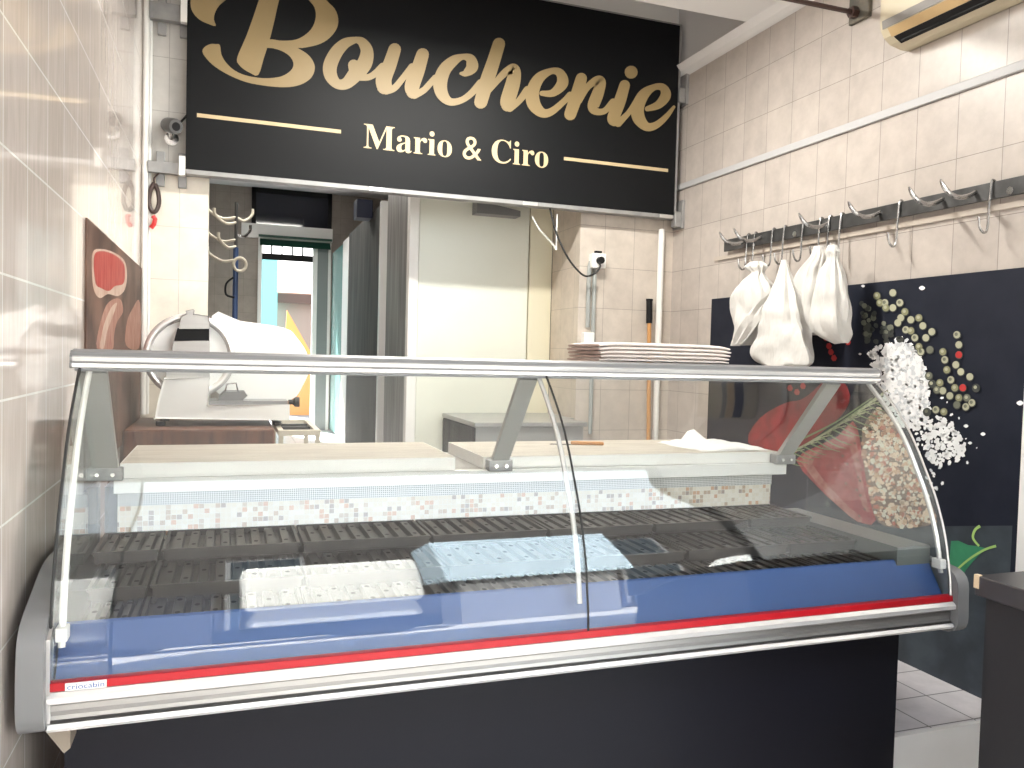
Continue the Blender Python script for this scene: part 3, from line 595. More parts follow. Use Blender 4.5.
build('horseshoe', MB().tube(cr([tuple(p) for p in hp], 4), .011, 8), M_BROWN, hk, smooth=True)
build('hanger', MB().tube([tuple(onY(154, 184, 4.46)), tuple(onY(154, 178, 4.46)), tuple(onY(160, 172, 4.46))], .004, 6), M_BROWN, hk)
build('red_tip', MB().tube([tuple(onY(a, b, 4.455)) for a, b in [(153, 216), (155, 219), (154, 224), (151, 228)]], .011, 8), M_REDPL, hk, smooth=True)

# ---------------------------------------------------------------- butcher block, slicer, stand, steel bench
bb = thing('butcher_block', 'worn reddish wooden butcher block in the back left corner', 'butcher block', (-.1, 4.03, 0))
build('block', MB().box(-.41, .20, 3.70, 4.36, .60, .862), M_WOOD, bb, bevel=.008)
for x in (-.36, .13):
    for y in (3.76, 4.28): build('leg', MB().box(x, x + .06, y, y + .06, 0, .60), M_WOOD, bb, bevel=.004)
fs_ = thing('stand', 'white painted metal frame stand right of the butcher block', 'stand', (.31, 3.95, 0))
build('top_frame', MB().box(.215, .40, 3.72, 3.745, .83, .856).box(.215, .24, 3.745, 4.3, .83, .856).box(.375, .40, 3.745, 4.3, .83, .856).box(.24, .375, 4.275, 4.3, .83, .856), M_CREAMPL, fs_, bevel=.002)
for x in (.2175, .378):
    for y in (3.722, 4.278): build('leg', MB().box(x, x + .02, y, y + .02, 0, .83), M_CREAMPL, fs_)
for y in (3.95, 4.1): build('cross_bar', MB().box(.24, .375, y, y + .02, .83, .85), M_RUBBER, fs_)
sl = thing('meat_slicer', 'large white enamelled meat slicer on the butcher block', 'slicer', (-.05, 4.0, .862))
def ow(pts, y): return [(onY(a, b, y).x, onY(a, b, y).z) for a, b in pts]
build('base', MB().prism([(a, max(b, .882)) for a, b in ow([(164, 379), (207.5, 379), (208.5, 405), (288, 406), (288, 418.5), (155, 418.5), (158, 401)], 3.86)], 'y', 3.86, 4.20), mat('white enamel', (.86, .86, .84), .2, coat=.4), sl, bevel=.008)
for x, y in ((-.28, 3.9), (.22, 3.9), (-.28, 4.16), (.22, 4.16)): build('foot', MB().disc((x, y, .8622), (.02, 0, 0), (0, .02, 0), 12, h=(0, 0, .02)), M_RUBBER, sl)
cg = onY(190, 356, 4.0)
ringp = [(cg.x + .182 * math.cos(a), 4.0, cg.z + .18 * math.sin(a)) for a in [2 * math.pi * k / 40 for k in range(40)]]
build('blade_guard_ring', MB().tube(ringp, .018, 10, closed=True), M_ALUW, sl, smooth=True)
build('blade_cover', MB().disc((cg.x, 4.0, cg.z), (.168, 0, 0), (0, 0, .166), 40, h=(0, .03, 0)), MATS['white enamel'], sl)
build('carriage_plate', MB().prism(cr(ow([(212, 316), (240, 321), (284, 328), (296, 337), (306, 352), (309, 368), (303, 384), (290, 400), (250, 400), (215, 390)], 4.08), 3, True), 'y', 4.06, 4.09), MATS['white enamel'], sl, bevel=.006)
build('sharpener_cover', MB().prism(ow([(181, 316), (186, 314), (186, 311), (193, 310), (194, 314), (209, 316), (209, 328), (180, 328)], 3.93), 'y', 3.93, 4.03), M_ALUD, sl, bevel=.004)
build('motor_arm', MB().prism(ow([(177.5, 328), (209, 328), (209, 341), (174, 341)], 3.935), 'y', 3.935, 4.03), M_BLACK, sl)
build('arm_lower', MB().prism(ow([(174, 341), (209, 341), (209, 379), (166, 379)], 3.935), 'y', 3.935, 3.99), M_ALUD, sl, bevel=.003)
build('food_pusher', MB().prism(ow([(224, 392), (244, 392), (247, 396), (240, 402), (218, 404), (219, 396)], 3.9), 'y', 3.9, 4.0), M_GREYPL, sl, bevel=.003)
build('pusher_handle', MB().tube([tuple(onY(a, b, 3.93)) for a, b in [(225, 392), (227, 384), (236, 383), (238, 392)]], .004, 6), M_CHROME, sl, smooth=True)
build('track', MB().prism(ow([(208.5, 401), (288, 401), (288, 406), (208.5, 405)], 3.88), 'y', 3.88, 4.1), M_GREYPL, sl)
kp = onY(295, 402, 3.96)
build('knob', MB().tube([(kp.x - .03, 3.96, kp.z), (kp.x - .01, 3.96, kp.z), (kp.x, 3.96, kp.z), (kp.x + .02, 3.96, kp.z)], [.012, .012, .024, .024], 14), M_RUBBER, sl, smooth=True)
M_BENCH = mat('bench steel', (.42, .42, .41), .35, .6)
sb = thing('steel_bench', 'low stainless steel bench in front of the ivory cold room panel', 'bench', (1.55, 4.55, 0))
build('top', MB().box(1.275, 1.95, 4.20, 4.49, .82, .845).box(1.275, 1.995, 4.49, 4.91, .82, .845), M_BENCH, sb, bevel=.003)
build('cabinet', MB().box(1.285, 1.93, 4.215, 4.49, .05, .82).box(1.285, 1.98, 4.49, 4.90, .05, .82), M_BENCH, sb)
build('side_panel', MB().box(1.278, 1.285, 4.215, 4.90, .08, .815), M_STEEL2, sb)
for x in (1.27, 1.90): build('foot', MB().box(x, x + .03, 4.24, 4.27, 0, .05), M_RUBBER, sb)
# hall coat rack
hr = thing('hook_stand', 'blue pole stand with cream hooks and hangers in the hall', 'stand', (.045, 6.5, 0))
build('pole', MB().tube([(.045, 6.5, 0), (.045, 6.5, 1.98)], .02, 12), M_POLEBLUE, hr, smooth=True)
build('pole_top', MB().tube([(.045, 6.5, 1.98), (.045, 6.5, 2.32)], .012, 10), M_STEEL2, hr, smooth=True)
build('pole_base', MB().disc((.045, 6.5, 0), (.22, 0, 0), (0, .22, 0), 24, h=(0, 0, .02)), M_BLACK, hr)
for k, (z, a) in enumerate(((2.24, -2.9), (2.20, -2.4), (2.24, .35), (2.07, -2.9), (2.02, -2.2), (1.92, -2.8), (2.12, .6))):
    ca, sa = math.cos(a), math.sin(a); L_ = .20 if a < -1 else .12
    build('hook', MB().tube(cr([(.045, 6.5, z - .03), (.045 + ca * L_ * .5, 6.5 + sa * .08, z - .05), (.045 + ca * L_, 6.5 + sa * .14, z), (.045 + ca * L_ * 1.05, 6.5 + sa * .15, z + .05)], 4), .011, 7), M_CREAMPL if k != 6 else M_CHROME, hr, smooth=True)
build('ring_clamp', MB().tube([(.075 + .045 * math.cos(a), 6.46, 1.85 + .05 * math.sin(a)) for a in [k * math.pi / 8 for k in range(16)]], .012, 7, closed=True), M_CREAMPL, hr, smooth=True)
build('curved_hook', MB().tube(cr([(.03, 6.46, 1.75), (-.02, 6.46, 1.70), (-.02, 6.46, 1.62), (.04, 6.46, 1.60)], 4), .008, 7), M_BLACK, hr, smooth=True)

# ---------------------------------------------------------------- column fittings
ob = thing('power_outlet', 'grey surface socket with a black plug on the tiled column', 'socket', (2.1, 4.49, 1.8))
op = onY(598, 261, 4.46)
build('box', MB().box(op.x - .045, op.x + .045, 4.44, 4.5, op.z - .045, op.z + .045), M_PVC, ob, bevel=.005)
build('plug', MB().disc((op.x, 4.44, op.z), (.022, 0, 0), (0, 0, .022), 12, h=(0, -.03, 0)), M_BLACK, ob)
build('latch', MB().box(op.x - .02, op.x + .02, 4.45, 4.475, op.z + .045, op.z + .06), M_BLACK, ob)
cb = MB().tube(cr([tuple(onY(a, b, yy)) for a, b, yy in [(550, 208, 4.43), (556, 232, 4.41), (568, 258, 4.41), (583, 275, 4.41), (594, 274, 4.41), (600, 267, 4.41), (599, 262, 4.415)]], 6), .006, 7)
single('sign_cable', cb, M_RUBBER, 'black cable looping from the sign down to the socket', 'cable', smooth=True)
cn = thing('outlet_conduit', 'two grey conduits running down the column from the socket to a lower box', 'conduit', (2.07, 4.49, 1.3))
x1_ = onY(588, 300, 4.49).x
build('pipe', MB().tube(cr([(op.x - .045, 4.485, op.z), (x1_ + .012, 4.485, op.z - .01), (x1_, 4.485, op.z - .06), (x1_, 4.485, 1.40)], 5), .013, 8), M_CONDUIT, cn, smooth=True)
build('pipe', MB().tube([(op.x - .008, 4.485, op.z - .045), (op.x - .008, 4.485, .75)], .013, 8), M_CONDUIT, cn, smooth=True)
lp = onY(588, 339, 4.47)
build('box', MB().box(lp.x - .035, lp.x + .035, 4.45, 4.5, lp.z - .04, lp.z + .04), M_PVC, cn, bevel=.005)
vp = onY(658, 300, 4.48)
single('white_drain_pipe', MB().tube([(vp.x + .01, 4.48, .1), (vp.x + .01, 4.48, 2.03)], .020, 12), M_PVC, 'white vertical pipe on the column right of the broom', 'pipe', smooth=True)
br_ = thing('broom', 'broom with orange wooden handle and black tip leaning on the column', 'broom', (2.47, 4.44, 0))
build('handle', MB().tube([(2.475, 4.40, .12), (2.475, 4.47, 1.50)], .013, 10), M_HANDLE, br_, smooth=True)
build('grip', MB().tube([(2.475, 4.468, 1.44), (2.476, 4.475, 1.58)], [.019, .019], 10).disc((2.476, 4.475, 1.58), (.022, 0, 0), (0, .02, 0), 10, h=(0, 0, .012)), M_BLACK, br_, smooth=True)
build('brush', MB().box(2.33, 2.62, 4.36, 4.43, .0, .12), M_BLACK, br_, bevel=.01)
ar = MB().tube([(1.80, 4.88, 1.95), (1.80, 4.44, 2.06)], .006, 8)
single('wall_stay', MB().tube(cr([tuple(onY(a, b, 4.47)) for a, b in [(532, 216), (540, 230), (552, 243), (556, 250)]], 3) + [tuple(onY(557, 214, 4.47))], .006, 6), M_ALU, 'thin metal stay hanging beneath the sign over the ivory panel', 'stay', smooth=True)

# ---------------------------------------------------------------- right wall: tie rod, air conditioner, hook rail
tr = thing('tie_rod', 'rusty tie rod with square wall plate near the ceiling', 'tie rod', (XR, 2.95, 2.78))
build('rod', MB().tube([(XL, 2.95, 2.785), (XR - .02, 2.95, 2.785)], .011, 8), M_BROWN, tr, smooth=True)
build('wall_plate', MB().box(XR - .02, XR, 2.875, 2.995, 2.745, 2.87), mat('rusty iron', (.10, .10, .085), .7, nz=(.20, .17, .13), nscale=18), tr, bevel=.003)
build('nut', MB().disc((XR - .02, 2.95, 2.785), (0, .026, 0), (0, 0, .026), 6, h=(-.03, 0, 0)), M_BROWN, tr)
ac = thing('air_conditioner', 'cream wall mounted air conditioner on the right wall', 'air conditioner', (XR, 2.2, 2.5))
A0, A1 = 1.80, 2.655
prof = [(XR, 2.86), (2.50, 2.86), (2.492, 2.84), (2.488, 2.61), (2.495, 2.575), (2.512, 2.55), (2.545, 2.528), (2.60, 2.518), (XR, 2.518)]
build('casing', MB().prism(prof, 'y', A0, A1), M_ACCREAM, ac, bevel=.003)
build('grey_stripe', MB().prism([(2.487, 2.61), (2.4855, 2.61), (2.4905, 2.578), (2.492, 2.578)], 'y', A0 + .005, A1 - .01), M_ACGREY, ac)
build('louver_panel', MB().prism([(2.4925, 2.574), (2.4945, 2.574), (2.518, 2.5465), (2.5155, 2.5435)], 'y', A0 + .03, A1 - .035), M_ACORANGE, ac)
build('air_slot', MB().prism([(2.520, 2.545), (2.516, 2.5415), (2.556, 2.5205), (2.560, 2.5245)], 'y', A0 + .03, A1 - .045), M_BLACK, ac)
build('slot_vane', MB().box(2.5395, 2.5415, A0 + .04, A1 - .06, 2.5245, 2.530), M_BLACK, ac)
hr = thing('hook_rail', 'long galvanised butcher rail with curved prongs on the right wall', 'hook rail', (XR, 3.0, 1.87))
build('rail_plate', MB().box(2.607, 2.615, 2.05, 3.885, 1.827, 1.891), M_RAILG, hr, bevel=.002)
for y in (2.13, 3.28): build('spacer', MB().disc((XR, y, 1.845), (0, .014, 0), (0, 0, .014), 10, h=(-.045, 0, 0)), M_CHROME, hr)
build('wall_rail', MB().box(2.633, XR, 2.05, 4.02, 1.79, 1.812), mat('beige batten', (.5, .44, .38), .5), hr)
for y in (3.68, 3.55, 3.05, 2.74, 2.42, 2.275):
    pts = [(2.611, y, 1.868), (2.575, y, 1.850), (2.53, y, 1.840), (2.49, y, 1.848), (2.465, y + .005, 1.868), (2.445, y + .01, 1.900)]
    build('prong', MB().tube(cr(pts, 4), [.009] * 17 + [.0085, .007, .005, .003], 8), M_PRONG, hr, smooth=True)
SY = [3.66, 3.60, 3.45, 3.36, 3.22, 3.10, 3.04, 2.965, 2.63, 2.205]
def s_hook(y, label, L_=.165):
    sh = MB().tube(cr([(2.620, y, 1.870), (2.619, y, 1.892), (2.611, y, 1.898), (2.603, y, 1.892), (2.599, y, 1.86), (2.595, y, 1.80), (2.592, y, 1.91 - L_ - .02), (2.578, y, 1.895 - L_ - .025), (2.556, y, 1.915 - L_ - .03), (2.546, y, 1.925 - L_)], 4), .0045, 7)
    return single('s_hook', sh, M_PRONG, label, 'hook', 'steel hooks hanging on the rail', smooth=True)
hl_ = ['empty steel hook nearest the back end of the rail', 'steel hook holding the leftmost white cloth bag', 'empty steel hook between the first and second cloth bags', 'steel hook holding the big drooping cloth bag', 'empty steel hook right of the big drooping cloth bag', 'steel hook on the left of the paired cloth bags', 'steel hook holding the rear bag of the right pair',
       'steel hook just right of the hanging cloth bags', 'lone steel hook in the middle of the rail between two prongs', 'lone steel hook nearest the front end of the rail']
for y, l in zip(SY, hl_): s_hook(y, l)

# cloth bags
def bag(cx_path, xc, label, seed, sag=0):
    """cx_path: (pixel x left, pixel x right, pixel y) rows from the knot down"""
    rows_ = []; q = cr(cx_path, 4)
    for i, (a, b, py) in enumerate(q):
        pl = onX(a, py, xc); pr_ = onX(b, py, xc); yc = (pl.y + pr_.y) / 2; hw = abs(pl.y - pr_.y) / 2 * .92; z = (pl.z + pr_.z) / 2
        dep = min(.085, hw * .75); u = i / (len(q) - 1); ring = []
        for k in range(40):
            t = 2 * math.pi * k / 40; f = 1 + .22 * noise.noise(Vector((math.cos(t) * 2.2 + seed, math.sin(t) * 2.2, z * 3))) + .20 * abs(math.sin(5.5 * t + seed + 1.6 * u)) * (1.15 - .8 * u) - .10 + .16 * noise.noise(Vector((math.cos(t) * 1.2, math.sin(t) * 1.2 + seed, z * 14)))
            ring.append((xc + dep * f * math.cos(t), yc + hw * f * math.sin(t), z + .010 * noise.noise(Vector((t, seed, u * 4))) * u))
        rows_.append(ring)
    mb = MB().grid(rows_, 0, True); mb.add(rows_[-1], [tuple(range(40))]); mb.add(rows_[0], [tuple(range(40))[::-1]])
    return mb
def bagthing(path, xc, label, seed, tail=None):
    o = bag(path, xc, label, seed)
    if tail:
        rows_ = []
        for i, (a, b, py, xx) in enumerate(cr(tail, 3)):
            pl = onX(a, py, xx); pr_ = onX(b, py, xx)
            rows_.append([pl.lerp(pr_, j / 7) + Vector((.012 * math.sin(j * 2.1 + i * .35), 0, 0)) for j in range(8)])
        b2 = [[v - Vector((.006, 0, 0)) for v in r] for r in rows_]
        o.grid(rows_); o.grid(b2)
    return single('cloth_bag', o, M_CLOTH, label, 'bag', 'white cloth bags on the hook rail', smooth=True)
bagthing([(752, 761, 262), (748, 764, 267), (753, 763, 273), (746, 766, 280), (738, 774, 292), (737, 776, 305), (737, 774, 318), (736, 770, 332), (738, 764, 345)], 2.51, 'small bunched white cloth bag hanging leftmost on the rail', 1.3)
bagthing([(782, 786, 260), (780, 789, 272), (776, 793, 285), (770, 798, 300), (764, 803, 318), (760, 808, 335), (754, 812, 350), (757, 814, 361), (768, 806, 366)], 2.45, 'large drooping white cloth bag hanging in front, second from the left', 4.1,
        tail=[(772, 780, 292, 2.44), (755, 770, 305, 2.43), (742, 762, 322, 2.42), (734, 750, 338, 2.42), (733, 740, 346, 2.42)])
bagthing([(815, 822, 246), (813, 825, 254), (808, 825, 262), (800, 826, 275), (798, 826, 290), (799, 826, 305), (800, 826, 320), (804, 826, 334)], 2.53, 'white cloth bag hanging behind the rightmost bag', 7.7)
bagthing([(829, 836, 245), (827, 839, 252), (828, 838, 259), (822, 842, 272), (818, 845, 290), (816, 848, 308), (815, 849, 324), (820, 850, 334), (836, 848, 343)], 2.47, 'rightmost white cloth bag on the rail, bunched at a knot', 9.9)

# ---------------------------------------------------------------- mural on the right wall
MX = XR - .016
mu = thing('food_mural', 'dark slate mural with raw meat, salt and peppercorns on the right wall', 'mural', (XR, 3.0, 0))
build('panel', MB().prism([(2.06, .0), (4.021, .0), (4.021, 1.572), (2.06, 1.572)], 'x', MX, XR - .001), mat('slate print', (.0075, .010, .020), .6, spec=.25, nz=(.012, .015, .027), nscale=9), mu)
def wp(px, py, lay=0): p = onX(px, py, MX - .0006 - lay * .0006); return (p.x, p.y, p.z)
def mpoly(mb, pts, mi=0, lay=0, smooth=3):
    q = cr(pts, smooth, True) if smooth > 1 else pts
    v = [wp(a, b, lay) for a, b in q]; tr_ = tessellate_polygon([[Vector((c[1], c[2], 0)) for c in v]])
    mb.add(v, [tuple(t) for t in tr_], mi)
def mline(mb, pts, w0, w1, mi=0, lay=0):
    q = cr(pts, 5); P = [Vector(a) for a in q]; vs = []
    for i, a in enumerate(P):
        d = P[min(i + 1, len(P) - 1)] - P[max(i - 1, 0)]; n = Vector((-d.y, d.x)).normalized() * (w0 + (w1 - w0) * i / (len(P) - 1)) / 2
        vs += [wp(*(a + n), lay), wp(*(a - n), lay)]
    mb.add(vs, [(2 * i, 2 * i + 1, 2 * i + 3, 2 * i + 2) for i in range(len(P) - 1)], mi)
M_SLATE2 = mat('grey slate print', (.055, .072, .088), .6, nz=(.026, .034, .045), nscale=7)
M_MEAT = mat('meat print', (.30, .018, .022), .5, nz=(.17, .010, .012), nscale=14)
M_MEAT2 = mat('marbled meat print', (.36, .055, .055), .5, nz=(.24, .025, .028), nscale=25)
M_FATP = mat('pink fat print', (.42, .19, .16), .5, nz=(.32, .08, .07), nscale=30)
M_SALT = mat('salt print', (.86, .87, .88), .5)
M_SALTG = mat('grey salt print', (.62, .65, .68), .5)
sp_m = [mat('spice print %d' % i, c, .5) for i, c in enumerate([(.58, .38, .25), (.74, .58, .44), (.38, .20, .13), (.46, .15, .10), (.66, .62, .52), (.20, .13, .10)])]
pp_m = [mat('peppercorn print %d' % i, c, .5) for i, c in enumerate([(.25, .25, .14), (.42, .42, .30), (.15, .16, .12), (.045, .05, .045), (.45, .03, .03)])]
M_ROS = mat('rosemary print', (.18, .25, .12), .5); M_ROS2 = mat('pale rosemary print', (.42, .44, .28), .5)
M_LEAF = mat('leaf print', (.05, .28, .14), .5, nz=(.03, .20, .10), nscale=10); M_LEAF2 = mat('leaf rib print', (.40, .60, .18), .5)
# lower slate
g = MB()
g.add([(MX - .0006, 2.08, .0), (MX - .0006, 4.02, .0), (MX - .0006, 4.02, .42), (MX - .0006, 2.9, .50), (MX - .0006, 2.45, .58), (MX - .0006, 2.08, .66)], [(0, 1, 2, 3, 4, 5)])
build('slate_slab_print', g, M_SLATE2, mu)
g = MB()
mpoly(g, [(748, 442), (760, 418), (785, 403), (800, 400), (812, 392), (825, 380), (838, 376), (850, 395), (842, 415), (818, 435), (797, 452), (776, 462)], 0, 1)
mpoly(g, [(796, 460), (815, 447), (838, 436), (853, 421), (860, 440), (866, 480), (876, 520), (862, 523), (838, 506), (815, 484)], 1, 2, 2)
mpoly(g, [(800, 461), (816, 450), (824, 452), (812, 464), (842, 500), (862, 518), (858, 522), (836, 504)], 2, 3, 2)
mpoly(g, [(846, 432), (852, 424), (858, 450), (864, 490), (870, 512), (862, 505), (856, 470)], 2, 3, 2)
rr = random.Random(3)
for k in range(70):
    a = rr.uniform(815, 866); b = rr.uniform(440, 515)
    if a < 822 + (b - 440) * .45 or a > 858 + (b - 440) * .1: continue
    s_ = rr.uniform(.8, 2.4); mpoly(g, [(a, b), (a + s_, b + s_ * .5), (a + s_ * .6, b + s_ * 1.6), (a - s_ * .4, b + s_)], 2 + k % 2, 4, 1)
build('meat_print', g, [M_MEAT, M_MEAT2, M_FATP, mat('dark herb print', (.12, .08, .05), .6)], mu)
g = MB()
for st_, en, w in (((776, 462), (884, 392), 3), ((800, 440), (872, 398), 2)):
    mline(g, [st_, ((st_[0] + en[0]) / 2, (st_[1] + en[1]) / 2 + 3), en], w, 1.2, 0, 5)
for k in range(34):
    t = k / 33; bx = 780 + 95 * t; by = 458 - 60 * t + 4 * math.sin(3 * t); s_ = rr.uniform(10, 20) * (1 if k % 2 else -1)
    mline(g, [(bx, by), (bx + 9 + .3 * abs(s_), by - s_ * .45), (bx + 16 + .5 * abs(s_), by - s_ * .62)], 1.7, .5, k % 2, 6)
build('rosemary_print', g, [M_ROS, M_ROS2], mu)
def inpoly(x, y, P):
    c = False; n = len(P)
    for i in range(n):
        x1, y1 = P[i]; x2, y2 = P[i - 1]
        if (y1 > y) != (y2 > y) and x < (x2 - x1) * (y - y1) / (y2 - y1) + x1: c = not c
    return c
def scatter(mb, P, n, smin, smax, mis, lay, rnd, aspect=1.5, nseg=5):
    xs = [p[0] for p in P]; ys = [p[1] for p in P]; c = 0; tries = 0
    while c < n and tries < n * 30:
        tries += 1; a = rnd.uniform(min(xs), max(xs)); b = rnd.uniform(min(ys), max(ys))
        if not inpoly(a, b, P): continue
        s_ = rnd.uniform(smin, smax); th = rnd.uniform(0, 3.14); c += 1; pts = []
        for k in range(nseg):
            t = 2 * math.pi * k / nseg; u, v = s_ * aspect * math.cos(t) * rnd.uniform(.8, 1.1), s_ * math.sin(t) * rnd.uniform(.8, 1.1)
            pts.append((a + u * math.cos(th) - v * math.sin(th), b + u * math.sin(th) + v * math.cos(th)))
        mb.add([wp(x, y, lay + (c % 5) * .4) for x, y in pts], [tuple(range(nseg))], rnd.choice(mis))
g = MB(); SP = [(878, 408), (892, 420), (905, 440), (918, 470), (930, 500), (936, 522), (905, 528), (878, 522), (868, 490), (862, 450), (864, 425)]
mpoly(g, SP, 5, 2); scatter(g, SP, 620, 1.0, 2.9, [0, 0, 1, 1, 2, 3, 4, 4], 4, rr, 1.3)
build('spice_print', g, sp_m, mu, kind='stuff')
g = MB(); S1 = [(868, 352), (885, 344), (905, 338), (918, 350), (926, 372), (930, 395), (928, 418), (922, 430), (900, 425), (888, 405), (878, 385)]
mpoly(g, [(884, 352), (905, 346), (918, 360), (926, 380), (928, 405), (920, 422), (900, 414), (888, 392)], 1, 5)
scatter(g, S1, 560, 1.2, 2.8, [0, 0, 0, 0, 0, 0, 1], 6, rr)
S2 = [(925, 424), (940, 416), (955, 425), (965, 445), (966, 455), (955, 462), (938, 468), (925, 455), (922, 440)]
scatter(g, S2, 190, 1.4, 2.4, [0], 6, rr); scatter(g, [(870, 330), (960, 400), (985, 430), (970, 480), (930, 470), (900, 420)], 26, .7, 1.5, [0], 6, rr)
scatter(g, [(905, 415), (935, 418), (940, 465), (945, 500), (925, 480)], 50, 1.0, 2.0, [0, 0, 1], 6, rr)
for a, b, s_ in ((1020, 403, 3.6), (983, 434, 2.6), (922, 288, 3.2), (863, 286, 2.0), (860, 354, 1.6), (966, 426, 2.6), (970, 443, 2.2)): mpoly(g, [(a - s_, b), (a, b - s_ * .7), (a + s_, b), (a, b + s_ * .7)], 0, 7)
build('salt_print', g, [M_SALT, M_SALTG], mu, kind='stuff')
g = MB()
PC = [(877, 296, 0), (885, 303, 1), (880, 303, 0), (893, 293, 1), (886, 308, 0), (900, 303, 1), (893, 308, 1), (905, 312, 0), (901, 318, 1), (911, 320, 1), (919, 318, 0), (906, 330, 1), (911, 331, 0), (898, 323, 1), (923, 326, 1), (932, 332, 1), (915, 338, 1), (926, 338, 1), (919, 347, 0), (921, 352, 1), (930, 350, 2),
      (957, 335, 1), (959, 345, 1), (959, 355, 4), (943, 352, 0), (945, 360, 1), (956, 365, 1), (947, 370, 0), (961, 372, 1), (951, 380, 1), (970, 377, 1), (940, 383, 0), (963, 388, 4), (976, 388, 3), (943, 391, 1), (937, 390, 2), (955, 388, 0), (950, 396, 1), (959, 398, 0), (967, 398, 2), (972, 403, 1), (957, 405, 2), (966, 407, 1), (936, 410, 1), (944, 412, 0), (929, 376, 2), (932, 384, 3), (927, 412, 3)]
for a, b, c in PC:
    r0 = 4.4
    for rad, mi, ly in ((r0, 3, 8), (r0 * .82, c, 9), (r0 * .40, (1 if int(a) % 3 else 2) if c != 4 else 4, 10)):
        mb_pts = [(a + rad * math.cos(2 * math.pi * k / 12) * .95 - (r0 - rad) * .3, b + rad * math.sin(2 * math.pi * k / 12) - (r0 - rad) * .3) for k in range(12)]
        g.add([wp(x, y, ly) for x, y in mb_pts], [tuple(range(12))], mi)
for a, b in ((826, 338), (829, 346), (831, 352), (848, 342), (834, 358), (790, 388), (797, 392), (803, 386)):
    g.add([wp(a + 3 * math.cos(k), b + 3.4 * math.sin(k), 8) for k in range(6)], [tuple(range(6))], 4)
scatter(g, [(858, 300), (885, 318), (905, 345), (885, 342), (866, 345)], 40, 2.2, 3.6, [2, 3, 3], 7, rr, 1.1, 8)
build('peppercorn_print', g, pp_m, mu, kind='stuff')
g = MB()
mpoly(g, [(951, 541), (968, 545), (985, 548), (978, 556), (966, 570), (956, 584), (951, 575)], 0, 2, 2)
mline(g, [(951, 575), (968, 560), (984, 550), (996, 546)], 2, 2.6, 1, 3); mline(g, [(979, 546), (973, 538), (975, 530), (980, 526)], 2, 3, 1, 3)
build('leaf_print', g, [M_LEAF, M_LEAF2], mu)

# ---------------------------------------------------------------- black counter at the right
ct = thing('side_counter', 'black laminate counter with pale chipped edge at the lower right', 'counter', (2.1, 1.1, -.18))
pc = onZ(975, 575, .72)
build('counter_top', MB().box(pc.x, XR - .02, .55, pc.y, .672, .72), mat('counter top black', (.045, .042, .045), .3, nz=(.030, .028, .030), nscale=6), ct, bevel=.003)
build('body', MB().box(pc.x + .025, XR - .02, .58, pc.y - .012, -.178, .672), M_BLACK if False else mat('black laminate', (.014, .013, .015), .5), ct)
build('chipped_edge', MB().box(pc.x - .0015, pc.x + .01, pc.y - .012, pc.y + .0015, .69, .722), mat('raw chipboard', (.55, .42, .28), .8), ct)

# ---------------------------------------------------------------- street behind the camera
struct('ground_street', MB().box(-14, 16, -14, .18, -.5, -.20), M_STREET)
fc = thing('opposite_building', 'pale building across the street from the shop', 'building', (1, -12.5, -.2))
build('wall', MB().box(-14, 16, -13, -12, -.2, 11.5), M_FACADE, fc)
for i in range(7):
    for j in range(2):
        x = -12 + i * 4; z = .8 + j * 4
        w_ = build('window', MB().box(x, x + 1.5, -12.0, -11.95, z, z + 2.2), M_GREYPL, fc)
        build('pane', MB().box(x + .1, x + 1.4, -11.96, -11.94, z + .1, z + 2.1), mat('street glass', (.03, .04, .05), .05), w_)
def van(x, y, c, l):
    v = thing('parked_car', l, 'car', (x, y, -.2))
    P = [(-2.2, .3), (-2.25, .8), (-1.9, 1.0), (-1.2, 1.1), (-.6, 1.55), (1.0, 1.6), (1.9, 1.15), (2.2, 1.0), (2.25, .4), (2.2, .3)]
    build('body', MB().prism([(x + a, b - .2) for a, b in P], 'y', y - .85, y + .85), c, v, bevel=.06)
    build('glazing', MB().prism([(x - .95, .92), (x - .5, 1.30), (x + .9, 1.34), (x + 1.4, .98)], 'y', y - .86, y + .86), M_BLACK, v)
    for a in (-1.4, 1.4):
        for s in (-1, 1): build('wheel', MB().disc((x + a, y + s * .75, .12), (.32, 0, 0), (0, 0, .32), 20, h=(0, s * .12, 0)), M_RUBBER, v)
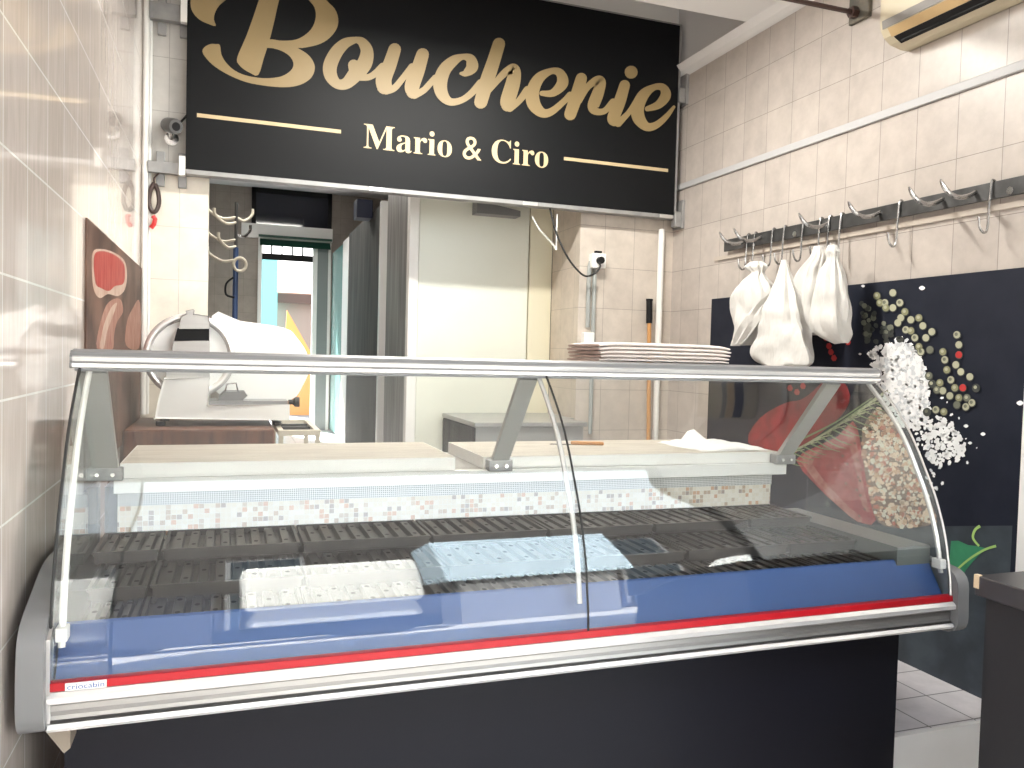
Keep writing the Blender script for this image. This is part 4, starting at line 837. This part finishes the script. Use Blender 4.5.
van(-5.2, -4.9, mat('dark car paint', (.06, .07, .09), .25, coat=.8), 'dark car parked opposite the shop on the left')
bv = thing('reflection_van', 'unseen white van added for a bright reflection in the case glass', 'van', (1.0, -4.6, -.2))  # out of view, added so the case glass mirrors a white patch
build('cargo_box', MB().box(.15, 1.85, -5.6, -4.0, .95, 3.05), mat('white van paint', (.88, .88, .86), .3), bv, bevel=.12)
build('cab', MB().prism([(-1.5, .2), (-1.5, .9), (-1.2, 1.05), (-.75, 1.8), (-.12, 1.85), (-.12, .2)], 'y', -5.5, -4.1), mat('grey van paint', (.07, .07, .08), .3, coat=.6), bv, bevel=.04)
build('chassis', MB().box(-.1, 2.0, -5.5, -4.1, .15, .95), M_BLACK, bv)
for a in (-.9, 1.4):
    for b_ in (-5.5, -4.25): build('wheel', MB().disc((a, b_, .14), (.34, 0, 0), (0, 0, .34), 20, h=(0, .18, 0)), M_RUBBER, bv)

kb = thing('reflection_kiosk', 'unseen pale blue kiosk added for a bluish reflection in the case glass', 'kiosk', (4.9, -7, -.2))  # unseen, added to mirror a bluish patch in the case glass
build('wall', MB().box(2.9, 5.2, -7.6, -6.6, -.2, 1.9), M_GREYPL, kb)
build('reflection_panel', MB().box(2.7, 5.4, -7.7, -6.4, 1.9, 5.0), mat('pale blue paint', (.50, .62, .72), .4), kb)

pv = thing('reflection_van_right', 'unseen white van added at the far right for a bright glass reflection', 'van', (8.1, -5.4, -.2))  # unseen, added to mirror a bright patch in the right-hand glass
build('body', MB().prism([(6.1, .15), (6.1, 1.0), (6.4, 1.15), (6.75, 2.1), (7.0, 2.35), (10.2, 2.4), (10.3, .15)], 'y', -6.3, -4.6), MATS['white van paint'], pv, bevel=.08)
build('window_band', MB().prism([(6.6, 1.2), (6.9, 1.95), (7.6, 1.95), (7.6, 1.2)], 'y', -6.31, -4.59), M_BLACK, pv)
for a in (7.0, 9.4):
    for b_ in (-6.3, -4.78): build('wheel', MB().disc((a, b_, .14), (.34, 0, 0), (0, 0, .34), 20, h=(0, .18, 0)), M_RUBBER, pv)
